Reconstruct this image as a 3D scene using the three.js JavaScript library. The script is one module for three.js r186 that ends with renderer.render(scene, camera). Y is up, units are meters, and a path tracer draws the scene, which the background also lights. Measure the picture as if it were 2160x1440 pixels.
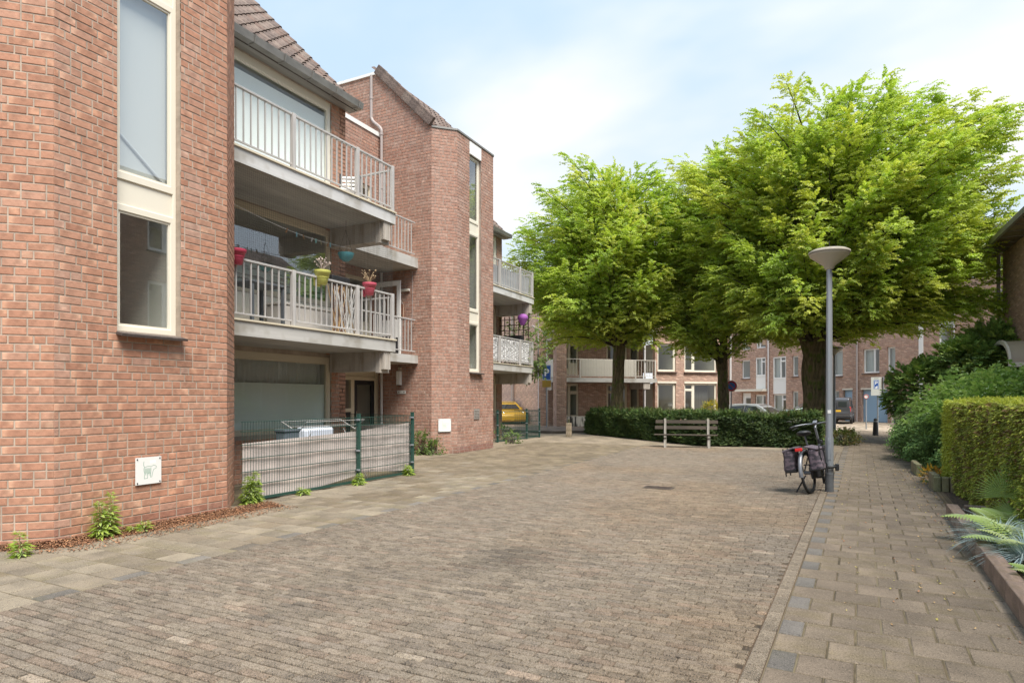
import * as THREE from 'three';
import { mergeGeometries, mergeVertices } from 'three/addons/utils/BufferGeometryUtils.js';
import { RoundedBoxGeometry } from 'three/addons/geometries/RoundedBoxGeometry.js';

// ---------------------------------------------------------------- camera, sky, sun, exposure
const scene = new THREE.Scene();
const EYE = 1.55, YAW = Math.atan(0.5), SY = Math.sin(YAW), CY = Math.cos(YAW);
const camera = new THREE.PerspectiveCamera(2 * Math.atan(720 / 1340) * 180 / Math.PI, 1.5, 0.1, 1500);
camera.position.set(0, EYE, 0);
camera.rotation.y = YAW;
camera.setViewOffset(2160, 1440, 0, -120, 2160, 1440);
scene.add(camera);
const renderer = new THREE.WebGLRenderer({ antialias: true });
renderer.toneMapping = THREE.LinearToneMapping;
renderer.toneMappingExposure = 2.02;
renderer.shadowMap.enabled = true;

function rngOf(seed) { let a = seed >>> 0; return () => { a = (a + 0x6D2B79F5) | 0; let t = Math.imul(a ^ (a >>> 15), 1 | a); t = (t + Math.imul(t ^ (t >>> 7), 61 | t)) ^ t; return ((t ^ (t >>> 14)) >>> 0) / 4294967296; }; }
const hash = (x, y, s) => { let h = Math.imul(x, 374761393) + Math.imul(y, 668265263) + Math.imul(s, 974634777); h = Math.imul(h ^ (h >>> 13), 1274126177); return ((h ^ (h >>> 16)) >>> 0) / 4294967296; };
const sm = t => t * t * (3 - 2 * t), clamp = (v, a = 0, b = 1) => Math.min(b, Math.max(a, v)), lerp = (a, b, t) => a + (b - a) * t;
function noise(x, y, s = 1, p = 0) {
  const xi = Math.floor(x), yi = Math.floor(y), fx = sm(x - xi), fy = sm(y - yi), w = v => p ? ((v % p) + p) % p : v;
  return lerp(lerp(hash(w(xi), w(yi), s), hash(w(xi + 1), w(yi), s), fx), lerp(hash(w(xi), w(yi + 1), s), hash(w(xi + 1), w(yi + 1), s), fx), fy);
}
function fbm(x, y, s, oct = 4, p = 0) { let v = 0, a = 0.5, n = 0; for (let i = 0; i < oct; i++) { v += a * noise(x, y, s + i * 17, p); n += a; a *= 0.5; x *= 2; y *= 2; p *= 2; } return v / n; }

{ // sky: pale blue air with a thin, broken cloud sheet
  const W = 2048, Hh = 1024, d = new Float32Array(W * Hh * 4);
  const cl = [[0.10, 0.33, 0.30, 0.14, 0.72], [0.62, 0.30, 0.42, 0.30, 0.75], [-0.95, 0.32, 0.3, 0.16, 0.2]];
  for (let j = 0; j < Hh; j++) {
    const el = ((j + 0.5) / Hh - 0.5) * Math.PI, y = Math.sin(el), c = Math.cos(el);
    for (let i = 0; i < W; i++) {
      const az = ((i + 0.5) / W - 0.5) * 2 * Math.PI, x = Math.cos(az) * c, z = Math.sin(az) * c, yy = Math.max(y, 0.02);
      const k = 1 / (yy + 0.22), px = x * k, pz = z * k;
      const n = fbm(px * 1.15 + 7.3, pz * 1.9 + 2.1, 5, 6), n2 = fbm(px * 0.55 + 1.7, pz * 0.5 + 4.4, 9, 4);
      let a = Math.atan2(x, -z) + YAW; if (a > Math.PI) a -= 2 * Math.PI; if (a < -Math.PI) a += 2 * Math.PI;   // azimuth about the street's sight line
      let cov = (n - 0.5) * 2.2 + (n2 - 0.5) * 1.5 - 0.12;
      for (const [ca, ce, wa, we, amt] of cl) cov += amt * Math.exp(-(((a - ca) / wa) ** 2) - ((el - ce) / we) ** 2);
      cov = sm(clamp(cov));
      const hz = Math.exp(-Math.max(y, 0) * 4.2);
      cov = Math.max(cov, 0.8 * sm(clamp((hz - 0.12) * 1.3)));
      const blue = [lerp(0.285, 0.49, hz), lerp(0.39, 0.54, hz), lerp(0.52, 0.58, hz)];
      const wh = 0.48 + 0.125 * n, cloud = [wh * 0.985, wh * 0.99, wh * 1.0];
      const q = (j * W + i) * 4;
      for (let t = 0; t < 3; t++) d[q + t] = y < -0.01 ? 0.32 - 0.03 * t : lerp(blue[t], cloud[t], cov * 0.95);
      d[q + 3] = 1;
    }
  }
  const t = new THREE.DataTexture(d, W, Hh, THREE.RGBAFormat, THREE.FloatType);
  t.mapping = THREE.EquirectangularReflectionMapping; t.magFilter = t.minFilter = THREE.LinearFilter; t.wrapS = THREE.RepeatWrapping; t.needsUpdate = true;
  scene.background = t; scene.environment = t;
}
const sun = new THREE.DirectionalLight(new THREE.Color(1, 0.95, 0.88), 3.9);
sun.position.set(-4 + 27, 60, -12 + 20); sun.target.position.set(-4, 0, -12);
sun.castShadow = true; sun.shadow.radius = 60; sun.shadow.mapSize.set(2048, 2048);
Object.assign(sun.shadow.camera, { left: -40, right: 40, top: 45, bottom: -45, near: 1, far: 160 });
scene.add(sun, sun.target);

// ---------------------------------------------------------------- helpers
const V = (x, y, z) => new THREE.Vector3(x, y, z), rgb = (r, g, b) => new THREE.Color().setRGB(r, g, b);
const taken = new Map();
function numbered(n) { const k = taken.get(n) || 0; taken.set(n, k + 1); return k ? n + '_' + String(k).padStart(3, '0') : n; }
function mk(name, geo, m, parent) { const o = new THREE.Mesh(geo, m); o.name = name; o.castShadow = o.receiveShadow = true; if (parent) parent.add(o); return o; }
function grp(name, parent) { const g = new THREE.Group(); g.name = name; if (parent) parent.add(g); return g; }
function thing(name, label, category, p = [0, 0, 0], turn = 0, group) { const o = grp(numbered(name), scene); o.position.set(...p); o.rotation.y = turn; o.userData = { label, category }; if (group) o.userData.group = group; return o; }
function solo(name, geo, m, label, category, p = [0, 0, 0], group) { const o = mk(numbered(name), geo, m, scene); o.position.set(...p); o.userData = { label, category }; if (group) o.userData.group = group; return o; }
function setting(name, geo, m) { const o = mk(name, geo, m, scene); o.userData = { kind: 'structure' }; return o; }
const bx = (w, h, d, x = 0, y = 0, z = 0) => new THREE.BoxGeometry(w, h, d).translate(x, y, z);
const bb = (x0, x1, y0, y1, z0, z1) => bx(x1 - x0, y1 - y0, z1 - z0, (x0 + x1) / 2, (y0 + y1) / 2, (z0 + z1) / 2);
const rb = (w, h, d, r, x = 0, y = 0, z = 0, s = 2) => new RoundedBoxGeometry(w, h, d, s, r).translate(x, y, z);
const cyl = (r0, r1, h, x = 0, y = 0, z = 0, s = 14) => new THREE.CylinderGeometry(r1, r0, h, s).translate(x, y + h / 2, z);
const clean = g => { const o = g.index ? g.toNonIndexed() : g; for (const k of Object.keys(o.attributes)) if (!['position', 'normal', 'uv'].includes(k)) o.deleteAttribute(k); return o; };
const mrg = gs => mergeGeometries(gs.map(clean));
function bar(a, b, r, s = 8, r2 = r) { // round bar from a to b
  const d = V().subVectors(b, a), L = d.length(), g = new THREE.CylinderGeometry(r2, r, L, s, 1);
  g.translate(0, L / 2, 0); g.applyQuaternion(new THREE.Quaternion().setFromUnitVectors(V(0, 1, 0), d.normalize())); return g.translate(a.x, a.y, a.z);
}
const tube = (pts, r, seg = 24, s = 8) => new THREE.TubeGeometry(new THREE.CatmullRomCurve3(pts), seg, r, s);
const lathe = (pts, s = 24) => new THREE.LatheGeometry(pts.map(p => new THREE.Vector2(p[0], p[1])), s);

// a paver, brick or slab: inset top with bevelled edges, on any frame (P + U u + V v + N n)
class Acc {
  constructor() { this.p = []; this.n = []; this.t = []; this.c = []; this.i = []; }
  quad(a, b, c, d, col, ua, ub, uc, ud) {
    const k = this.p.length / 3, e = V().subVectors(b, a), f = V().subVectors(d, a), n = e.cross(f).normalize();
    for (const q of [a, b, c, d]) { this.p.push(q.x, q.y, q.z); this.n.push(n.x, n.y, n.z); this.c.push(col[0], col[1], col[2]); }
    this.t.push(...ua, ...ub, ...uc, ...ud); this.i.push(k, k + 1, k + 2, k, k + 2, k + 3);
  }
  piece(F, u0, u1, v0, v1, h, bv, col, ou = 0, ov = 0, deep = 0.012, tilt = [0, 0]) {
    const at = (u, v, n) => V(F.P.x + F.U.x * u + F.V.x * v + F.N.x * n, F.P.y + F.U.y * u + F.V.y * v + F.N.y * n, F.P.z + F.U.z * u + F.V.z * v + F.N.z * n);
    const um = (u0 + u1) / 2, vm = (v0 + v1) / 2, hh = (u, v) => h + tilt[0] * (u - um) + tilt[1] * (v - vm);
    const o = [[u0, v0], [u1, v0], [u1, v1], [u0, v1]], q = [[u0 + bv, v0 + bv], [u1 - bv, v0 + bv], [u1 - bv, v1 - bv], [u0 + bv, v1 - bv]];
    const T = q.map(e => at(e[0], e[1], hh(e[0], e[1]))), B = o.map(e => at(e[0], e[1], hh(e[0], e[1]) - bv)), D = o.map(e => at(e[0], e[1], -deep));
    const tq = q.map(e => [e[0] + ou, e[1] + ov]), to = o.map(e => [e[0] + ou, e[1] + ov]), td = o.map((e, i) => [e[0] + ou + (i % 2 ? 0.01 : -0.01), e[1] + ov + 0.01]);
    this.quad(T[0], T[1], T[2], T[3], col, ...tq);
    for (let k = 0; k < 4; k++) { const m = (k + 1) % 4; this.quad(B[k], B[m], T[m], T[k], col, to[k], to[m], tq[m], tq[k]); this.quad(D[k], D[m], B[m], B[k], col, td[k], td[m], to[m], to[k]); }
  }
  geo() {
    const g = new THREE.BufferGeometry(), f = (a, n) => new THREE.BufferAttribute(new Float32Array(a), n);
    g.setAttribute('position', f(this.p, 3)); g.setAttribute('normal', f(this.n, 3)); g.setAttribute('uv', f(this.t, 2)); g.setAttribute('color', f(this.c, 3)); g.setIndex(this.i); return g;
  }
}
// ---------------------------------------------------------------- textures and materials
function tex(n, fn, per, srgb = true, keep = false) { // fn(x, y in 0..1, i, j) -> [r, g, b] in 0..1; per = metres a tile covers
  const d = new Uint8Array(n * n * 4);
  for (let j = 0; j < n; j++) for (let i = 0; i < n; i++) { const c = fn(i / n, j / n, i, j), q = (j * n + i) * 4; for (let t = 0; t < 3; t++) d[q + t] = clamp(typeof c === 'number' ? c : c[t]) * 255; d[q + 3] = 255; }
  if (srgb && !keep) { let m = 0; for (let q = 0; q < d.length; q += 4) m += ((d[q] + d[q + 1] + d[q + 2]) / 765) ** 2.2; m /= n * n; const k = (0.68 / m) ** (1 / 2.2); for (let q = 0; q < d.length; q++) if (q % 4 < 3) d[q] = Math.min(255, d[q] * k); }   // mean of 0.68, so that a material's colour stays near its base colour
  const t = new THREE.DataTexture(d, n, n); t.wrapS = t.wrapT = THREE.RepeatWrapping; t.magFilter = THREE.LinearFilter; t.minFilter = THREE.LinearMipmapLinearFilter; t.generateMipmaps = true;
  if (srgb) t.colorSpace = THREE.SRGBColorSpace; t.repeat.set(1 / per, 1 / per); t.needsUpdate = true; return t;
}
const T = {};
T.brick = tex(512, (x, y, i, j) => { const a = fbm(x * 12, y * 12, 3, 5, 12), b = hash(i, j, 4), c = fbm(x * 5, y * 5, 8, 4, 5), w = clamp((c - 0.56) * 4) * 0.22 * a, v = 0.70 + 0.24 * a + (b - 0.5) * 0.10; return [v + w * 0.6, v + w * 1.1, v + w * 1.15]; }, 0.7);
T.brickB = tex(512, (x, y, i, j) => 0.25 + 0.5 * fbm(x * 24, y * 24, 3, 5, 24) + 0.3 * (hash(i, j, 6) - 0.3), 0.7, false);
T.paver = tex(1024, (x, y, i, j) => { const h = hash(i >> 2, j >> 2, 21), g = hash(i >> 1, j >> 1, 22), a = fbm(x * 9, y * 9, 23, 4, 9); const v = 0.44 + 0.30 * a + (h > 0.88 ? 0.40 * hash(i >> 2, j >> 2, 24) : h < 0.22 ? -0.20 : 0) + (g - 0.5) * 0.24; return [v * 1.02, v, v * 0.96]; }, 1.3);
T.paverB = tex(512, (x, y, i, j) => 0.5 * fbm(x * 32, y * 32, 31, 4, 32) + 0.5 * hash(i, j, 33), 0.65, false);
T.slab = tex(1024, (x, y, i, j) => { const a = fbm(x * 4, y * 4, 41, 6, 4), h = hash(i >> 2, j >> 2, 43), g = hash(i >> 1, j >> 1, 42); const v = 0.62 + 0.34 * (a - 0.2) + (h > 0.93 ? 0.18 : h < 0.08 ? -0.17 : 0) + (g - 0.5) * 0.20, m = clamp((fbm(x * 7, y * 7, 47, 4, 7) - 0.55) * 4); return [v * (1 - 0.05 * m), v * (1 - 0.05 * m), v * (1 - 0.10 * m)]; }, 1.4);
T.conc = tex(512, (x, y, i, j) => { const a = fbm(x * 6, y * 6, 51, 5, 6), s = fbm(x * 40, y * 3, 52, 4, 40); return 0.78 + 0.22 * (a - 0.4) + 0.10 * (s - 0.5) + (hash(i, j, 53) - 0.5) * 0.05; }, 1.2);
T.streak = tex(512, (x, y, i, j) => { const s = fbm(x * 22, y * 1, 61, 4, 22), a = fbm(x * 7, y * 7, 62, 5, 7), k = clamp((s - 0.52) * 3.5) * a, v = 0.90 + 0.10 * (a - 0.5); return [v - 0.28 * k, v - 0.31 * k, v - 0.36 * k]; }, 1.6);
T.bark = tex(512, (x, y, i, j) => { const r = fbm(x * 18, y * 5, 71, 5, 18), m = clamp((fbm(x * 5, y * 5, 72, 4, 5) - 0.5) * 4), v = 0.42 + 0.55 * r; return [v * (1 - 0.22 * m), v * (1 - 0.04 * m), v * (0.92 - 0.35 * m)]; }, 1);
T.barkB = tex(512, (x, y) => clamp((fbm(x * 18, y * 5, 71, 5, 18) - 0.25) * 2), 1, false);
T.soil = tex(512, (x, y, i, j) => { const a = fbm(x * 12, y * 12, 81, 5, 12), b = hash(i, j, 82); const v = 0.5 + 0.5 * (a - 0.5) + 0.25 * (b - 0.5); return [v, v * 0.96, v * 0.9]; }, 1);
T.wood = tex(512, (x, y, i, j) => { const a = fbm(x * 3, y * 40, 91, 5, 3), l = fbm(x * 9, y * 9, 92, 4, 9), li = clamp((l - 0.58) * 5); const v = 0.55 + 0.5 * (a - 0.4); return [lerp(v, 0.75, li * 0.5), lerp(v * 0.97, 0.76, li * 0.5), lerp(v * 0.92, 0.66, li * 0.5)]; }, 1);
T.roof = tex(256, (x, y, i, j) => { const a = fbm(x * 6, y * 6, 101, 5, 6); return 0.68 + 0.5 * (a - 0.4) + (hash(i, j, 102) - 0.5) * 0.12; }, 0.7);
// far brickwork (bricks too small to tell apart): 16 courses, four stretchers
function brickTex(tones, mortar, seed, bump) {
  const W = 1024, cw = 256, ch = 64, d = (x, y, i, j) => {
    const r = Math.floor(j / ch), off = (r % 2) * cw / 2, c = Math.floor(((i + off) % W) / cw), fx = ((i + off) % W) % cw, fy = j % ch, e = 5 + 2 * hash(r, c, 3);
    const inB = fx > e && fx < cw - e && fy > e && fy < ch - e;
    if (bump) return inB ? 0.85 + 0.15 * noise(i / 6, j / 6, 5) : 0.2;
    const f = 0.86 + 0.24 * fbm(x * 30, y * 30, seed, 3, 30) + (hash(i, j, seed) - 0.5) * 0.06;
    if (!inB) return mortar.map(v => v * f); const t = tones[Math.floor(hash(r, c, seed + 7) * tones.length)], l = 0.9 + 0.2 * hash(r, c, seed + 9); return t.map(v => v * f * l);
  };
  return tex(W, d, 0.90, !bump, true);
}
const tonesMid = [[0.66, 0.53, 0.46], [0.69, 0.56, 0.485], [0.62, 0.49, 0.435], [0.73, 0.61, 0.535], [0.67, 0.52, 0.445]];
T.farBrick = brickTex(tonesMid, [0.74, 0.665, 0.60], 5);
T.farBrickB = brickTex(tonesMid, [0, 0, 0], 5, true);
T.paleBrick = brickTex([[0.78, 0.64, 0.56], [0.80, 0.66, 0.58], [0.74, 0.60, 0.54], [0.82, 0.69, 0.61]], [0.80, 0.73, 0.66], 6);

const Mt = (o) => new THREE.MeshStandardMaterial({ roughness: 0.85, ...o });
const M = {
  mortar: Mt({ color: rgb(0.56, 0.455, 0.36), map: T.conc, roughness: 0.95 }),
  mortarB: Mt({ color: rgb(0.50, 0.40, 0.33), map: T.conc, roughness: 0.95 }),
  brickV: Mt({ vertexColors: true, map: T.brick, bumpMap: T.brickB, bumpScale: 0.004, roughness: 0.92 }),
  far: Mt({ map: T.farBrick, bumpMap: T.farBrickB, bumpScale: 0.006, roughness: 0.93 }),
  pale: Mt({ map: T.paleBrick, bumpMap: T.farBrickB, bumpScale: 0.006, roughness: 0.93 }),
  cream: Mt({ color: rgb(0.70, 0.65, 0.54), roughness: 0.5 }),
  creamOld: Mt({ color: rgb(0.60, 0.53, 0.40), roughness: 0.55 }),
  white: Mt({ color: rgb(0.76, 0.75, 0.72), roughness: 0.5 }),
  rail: Mt({ color: rgb(0.62, 0.59, 0.56), map: T.conc, roughness: 0.5 }),
  slabW: Mt({ color: rgb(0.72, 0.71, 0.69), map: T.streak, roughness: 0.85 }),
  slabB: Mt({ color: rgb(0.60, 0.58, 0.54), map: T.streak, roughness: 0.85 }),
  soffit: Mt({ color: rgb(0.62, 0.59, 0.54), map: T.conc, roughness: 0.95 }),
  beam: Mt({ color: rgb(0.58, 0.52, 0.45), map: T.streak, roughness: 0.95 }),
  interior: Mt({ color: rgb(0.55, 0.52, 0.46), roughness: 1 }),
  blind: Mt({ color: rgb(0.70, 0.76, 0.71), roughness: 0.7 }),
  blindW: Mt({ color: rgb(0.9, 0.9, 0.88), roughness: 0.7 }),
  curtain: new THREE.MeshPhysicalMaterial({ color: rgb(0.62, 0.63, 0.60), roughness: 1, transmission: 0.3, thickness: 0 }),
  orange: Mt({ color: rgb(0.52, 0.28, 0.12) }),
  zinc: Mt({ color: rgb(0.36, 0.34, 0.31), map: T.conc, roughness: 0.5, metalness: 0.3 }),
  pipe: Mt({ color: rgb(0.34, 0.29, 0.27), roughness: 0.5 }),
  pipeG: Mt({ color: rgb(0.55, 0.53, 0.52), roughness: 0.45 }),
  lead: Mt({ color: rgb(0.30, 0.29, 0.28), roughness: 0.6 }),
  sill: Mt({ color: rgb(0.11, 0.085, 0.075), map: T.roof, roughness: 0.8 }),
  black: Mt({ color: rgb(0.018, 0.018, 0.02), roughness: 0.55 }),
  darkDoor: Mt({ color: rgb(0.02, 0.022, 0.026), roughness: 0.35 }),
  green: Mt({ color: rgb(0.025, 0.07, 0.055), roughness: 0.45 }),
  screen: Mt({ color: rgb(0.86, 0.74, 0.68), map: T.conc, roughness: 0.9 }),
  galv: Mt({ color: rgb(0.42, 0.45, 0.48), map: T.conc, roughness: 0.42, metalness: 0.25 }),
  bark: Mt({ color: rgb(0.15, 0.115, 0.07), map: T.bark, bumpMap: T.barkB, bumpScale: 0.03, roughness: 1 }),
  twig: Mt({ color: rgb(0.05, 0.04, 0.028), roughness: 1 }),
  soil: Mt({ color: rgb(0.13, 0.09, 0.06), map: T.soil, roughness: 1 }),
  wood: Mt({ color: rgb(0.085, 0.07, 0.058), map: T.wood, roughness: 0.9 }),
  conc: Mt({ color: rgb(0.40, 0.37, 0.32), map: T.slab, roughness: 0.95 }),
  rubber: Mt({ color: rgb(0.02, 0.02, 0.02), roughness: 0.8 }),
  chrome: Mt({ color: rgb(0.6, 0.6, 0.6), roughness: 0.25, metalness: 1 }),
};
const glassOf = (ior, c = [1, 1, 1]) => new THREE.MeshPhysicalMaterial({ color: rgb(...c), transmission: 1, thickness: 0, roughness: 0, ior, side: THREE.DoubleSide });
M.glass = glassOf(1.6, [0.97, 1, 0.98]); M.glassHi = glassOf(3.0, [0.9, 0.94, 0.94]); M.glassLo = glassOf(1.7, [0.9, 0.94, 0.92]);
const foliage = (r, g, b, tr = 0.38) => new THREE.MeshPhysicalMaterial({ color: rgb(r, g, b), roughness: 0.9, transmission: tr, thickness: 0, ior: 1.3, side: THREE.DoubleSide });

// ---------------------------------------------------------------- ground
{
  const g = new THREE.PlaneGeometry(900, 900).rotateX(-Math.PI / 2); const uv = g.attributes.uv; for (let i = 0; i < uv.count; i++) uv.setXY(i, uv.getX(i) * 900, uv.getY(i) * 900);
  setting('ground', g.translate(0, -0.004, -100), Mt({ color: rgb(0.30, 0.24, 0.17), map: T.slab, bumpMap: T.paverB, bumpScale: 0.004, roughness: 0.97 }));
}
const KA = 0.039, kerbX = v => -0.485 + KA * v, FF = { P: V(-0.485, 0, 0), U: V(Math.cos(KA), 0, Math.sin(KA)), V: V(Math.sin(KA), 0, -Math.cos(KA)), N: V(0, 1, 0) };   // the footway runs slightly askew to the street
const GF = { P: V(0, 0, 0), U: V(1, 0, 0), V: V(0, 0, -1), N: V(0, 1, 0) };
const inView = (x, z, m = 0) => { const d = -SY * x - CY * z, r = CY * x - SY * z; return d > 0.5 && Math.abs(r) < d * 0.815 + m; };
const stone = (tones, r, v = 0.14) => { const t = tones[Math.floor(r() * tones.length)], k = 1 - v + 2 * v * r(); return [t[0] * k, t[1] * k, t[2] * k]; };
function layStones(name, bed, list, F, m, count, o = {}) { // list: {u0,u1,v0,v1,h,col,key}; the largest are meshes of their own, the others one mass
  const base = list.slice().sort((a, b) => b.key - a.key), r = rngOf(o.seed || 5), single = base.slice(0, count), rest = base.slice(count);
  const tones = 8, mats = [], geos = new Map();
  const lum = c => c[0] + c[1] + c[2]; single.sort((a, b) => lum(a.col) - lum(b.col));
  for (const sub of [single.filter(p => p.edge), single.filter(p => !p.edge)]) for (let k = 0; k < tones; k++) { const part = sub.slice(Math.floor(k * sub.length / tones), Math.floor((k + 1) * sub.length / tones)); if (!part.length) continue; const c = [0, 0, 0]; part.forEach(p => p.col.forEach((v, i) => c[i] += v / part.length)); const mm = m.clone(); mm.vertexColors = false; mm.color = rgb(...c); part.forEach(p => p.m = mm); mats.push(mm); }
  for (const p of single) {
    const w = p.u1 - p.u0, d = p.v1 - p.v0, fr = p.F || F, vr = Math.floor(r() * 4), key = [w.toFixed(3), d.toFixed(3), vr].join();
    if (!geos.has(key)) { const a = new Acc(); a.piece({ P: V(0, 0, 0), U: V(1, 0, 0), V: V(0, 1, 0), N: V(0, 0, 1) }, -w / 2, w / 2, -d / 2, d / 2, o.h || 0.004, o.bv || 0.004, [1, 1, 1], r() * 3, r() * 3, o.deep || 0.012); const g = a.geo(); g.deleteAttribute('color'); geos.set(key, g); }
    const b = mk(name, geos.get(key), p.m, p.parent || bed), c = fr.P.clone().addScaledVector(fr.U, (p.u0 + p.u1) / 2).addScaledVector(fr.V, (p.v0 + p.v1) / 2).addScaledVector(fr.N, (p.dh || 0));
    b.quaternion.setFromRotationMatrix(new THREE.Matrix4().makeBasis(fr.U, fr.V, fr.N)); b.position.copy(c);
    if (o.tilt) { b.rotateX((r() - 0.5) * o.tilt); b.rotateY((r() - 0.5) * o.tilt); }
    if (p.parent) { p.parent.updateWorldMatrix(true, false); b.updateMatrix(); b.matrix.premultiply(p.parent.matrixWorld.clone().invert()).decompose(b.position, b.quaternion, b.scale); }
  }
  const a = new Acc(); for (const p of rest) a.piece(p.F || F, p.u0, p.u1, p.v0, p.v1, (o.h || 0.004) + (p.dh || 0), o.bv || 0.004, p.col, r() * 3, r() * 3, o.deep || 0.012, o.tilt ? [(r() - 0.5) * o.tilt, (r() - 0.5) * o.tilt] : [0, 0]);
  if (rest.length) { const q = mk(o.mass || name + '_field', a.geo(), m, bed); bed.updateWorldMatrix(true, false); q.geometry.applyMatrix4(bed.matrixWorld.clone().invert()); q.userData = { kind: 'stuff' }; }
}
{ // road: clinker bricks on a sand bed, rows across the street
  const r = rngOf(11), bed = setting('road', new THREE.PlaneGeometry(5.7, 19.4).rotateX(-Math.PI / 2).translate(-2.56, 0.001, -10.9), Mt({ color: rgb(0.14, 0.11, 0.08), map: T.soil, roughness: 1 }));
  const list = [], tones = [[0.244, 0.204, 0.161], [0.236, 0.197, 0.158], [0.255, 0.211, 0.166], [0.231, 0.194, 0.158], [0.252, 0.213, 0.169], [0.250, 0.196, 0.153]];
  const rows = Math.floor(19.2 / 0.0735);
  for (let k = 0; k < rows; k++) {
    const v = 1.4 + k * 0.0735; let u = -5.36 + (k % 2) * -0.105 - r() * 0.03;
    const ke = kerbX(v) - 0.108; while (u < ke - 0.05) {
      const w = 0.208 + (r() - 0.5) * 0.01, u0 = Math.max(u, -5.36), u1 = Math.min(u + w - 0.006, ke); u += w;
      if (u1 - u0 < 0.04 || !inView((u0 + u1) / 2, -v, 0.4)) continue;
      const x = (u0 + u1) / 2, st = fbm(x * 0.9 + 3, v * 0.9, 77, 4), st2 = fbm(x * 0.45, v * 0.45, 79, 4), st3 = fbm(x * 2.2, v * 2.2, 83, 3);
      const dark = 1 - 0.13 * clamp((st - 0.52) * 5), warm = clamp((st2 - 0.48) * 4), c = stone(tones, r, 0.07);
      const sp = Math.exp(-(((x + 2.73) / 0.34) ** 2) - ((v - 5.46) / 0.45) ** 2), oil = 1 - 0.38 * clamp(sp * 1.6 * (0.35 + 1.1 * noise(x * 9, v * 9, 91))), light = (r() < 0.02 ? 1.35 : 1) * oil, pale = 1 + 0.12 * (st3 - 0.5);
      c[0] *= dark * light * pale * (1 + 0.10 * warm); c[1] *= dark * light * pale * (1 + 0.02 * warm); c[2] *= dark * light * pale * (1 - 0.08 * warm);
      const d2 = SY * x * -1 + CY * v; list.push({ u0, u1, v0: v + 0.003 * r(), v1: v + 0.0635 + 0.002 * r(), col: c, key: 1 / d2, dh: (r() - 0.5) * 0.003 });
    }
  }
  layStones('road_brick', bed, list, GF, Mt({ vertexColors: true, map: T.paver, bumpMap: T.paverB, bumpScale: 0.006, roughness: 0.93 }), 300, { h: 0.011, bv: 0.005, seed: 12, mass: 'road_bricks', tilt: 0.03 });
  // a strip of bricks laid lengthways along the footway
  const edge = setting('road_edge', new THREE.PlaneGeometry(0.11, 19.4).rotateX(-Math.PI / 2).rotateY(-KA).translate(-0.055 + kerbX(10.9), 0.0016, -10.9), M.soil), el = [];
  for (let v = 1.4; v < 20.5; v += 0.21) el.push({ F: FF, u0: -0.103, u1: -0.006, v0: v, v1: v + 0.204, col: stone([[0.30, 0.25, 0.195], [0.32, 0.265, 0.205]], r), key: 1 / v });
  layStones('edge_brick', edge, el, GF, Mt({ vertexColors: true, map: T.paver, bumpMap: T.paverB, bumpScale: 0.006, roughness: 0.93 }), 100, { h: 0.007, bv: 0.005, seed: 13, tilt: 0.02 });
}
const slabMat = Mt({ vertexColors: true, map: T.slab, bumpMap: T.paverB, bumpScale: 0.003, roughness: 0.95 });
function pavement(name, x0, x1, z0, z1, tones, darkEdge, seed, edgeSide, F = GF) { // 30 x 30 slabs in half bond, rows across
  const r = rngOf(seed), bed = setting(name, new THREE.PlaneGeometry(x1 - x0, z1 - z0).rotateX(-Math.PI / 2).translate((x0 + x1) / 2, 0.002, -(z0 + z1) / 2).rotateY(F === FF ? -KA : 0).translate(F.P.x, 0, 0), Mt({ color: rgb(0.15, 0.125, 0.08), map: T.soil, roughness: 1 })), list = [];
  let k = 0;
  for (let v = z0; v < z1 - 0.05; v += 0.303, k++) {
    const half = k % 2; let u = edgeSide > 0 ? x0 : x1; const dir = edgeSide; let first = true;
    while (edgeSide > 0 ? u < x1 - 0.03 : u > x0 + 0.03) {
      const w = first && half ? 0.1515 : 0.303, a = Math.min(u, u + dir * w), b = Math.max(u, u + dir * w), u0 = Math.max(a, x0) + 0.0045, u1 = Math.min(b, x1) - 0.0045; u += dir * w;
      const edge = first && half, c = stone(edge ? darkEdge : tones, r, 0.035), x = (u0 + u1) / 2, st = clamp((fbm(x * 1.1, v * 1.1, seed + 3, 4) - 0.47) * 4);
      c[0] *= 1 - 0.13 * st; c[1] *= 1 - 0.13 * st; c[2] *= 1 - 0.15 * st; first = false; if (F === GF && fbm(x * 1.3, v * 0.9, 207, 4) < 0.30 + 0.055 * (v - 6)) { c[0] *= 0.86; c[1] *= 0.81; c[2] *= 0.74; }   // brown, mossy slabs towards the square
     
      const wx = F.P.x + F.U.x * x + F.V.x * v; if (!inView(wx, -v, 0.5) || (x < -7.7 && v < 10.9)) continue;
      list.push({ u0: u0 + r() * 0.002, u1: u1 - r() * 0.002, v0: v + 0.004 + 0.002 * r(), v1: Math.min(v + 0.2965, z1), col: c, key: 1 / (CY * v - SY * x), dh: (r() - 0.5) * 0.004, edge });
    }
  }
  layStones('paving_slab', bed, list, F, slabMat, 300, { h: 0.007, bv: 0.006, seed: seed + 1, mass: 'paving_slabs', tilt: 0.016 });
}
pavement('footway', 0, 1.62, 1.2, 34, [[0.249, 0.195, 0.138], [0.266, 0.208, 0.148], [0.237, 0.183, 0.134], [0.259, 0.202, 0.144]], [[0.175, 0.158, 0.138], [0.19, 0.17, 0.148]], 31, 1, FF);
pavement('pavement', -9.3, -5.37, 1.2, 20.6, [[0.275, 0.228, 0.164], [0.294, 0.245, 0.176], [0.255, 0.211, 0.153], [0.237, 0.193, 0.140]], [[0.19, 0.17, 0.145], [0.21, 0.187, 0.158]], 41, -1);

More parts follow.
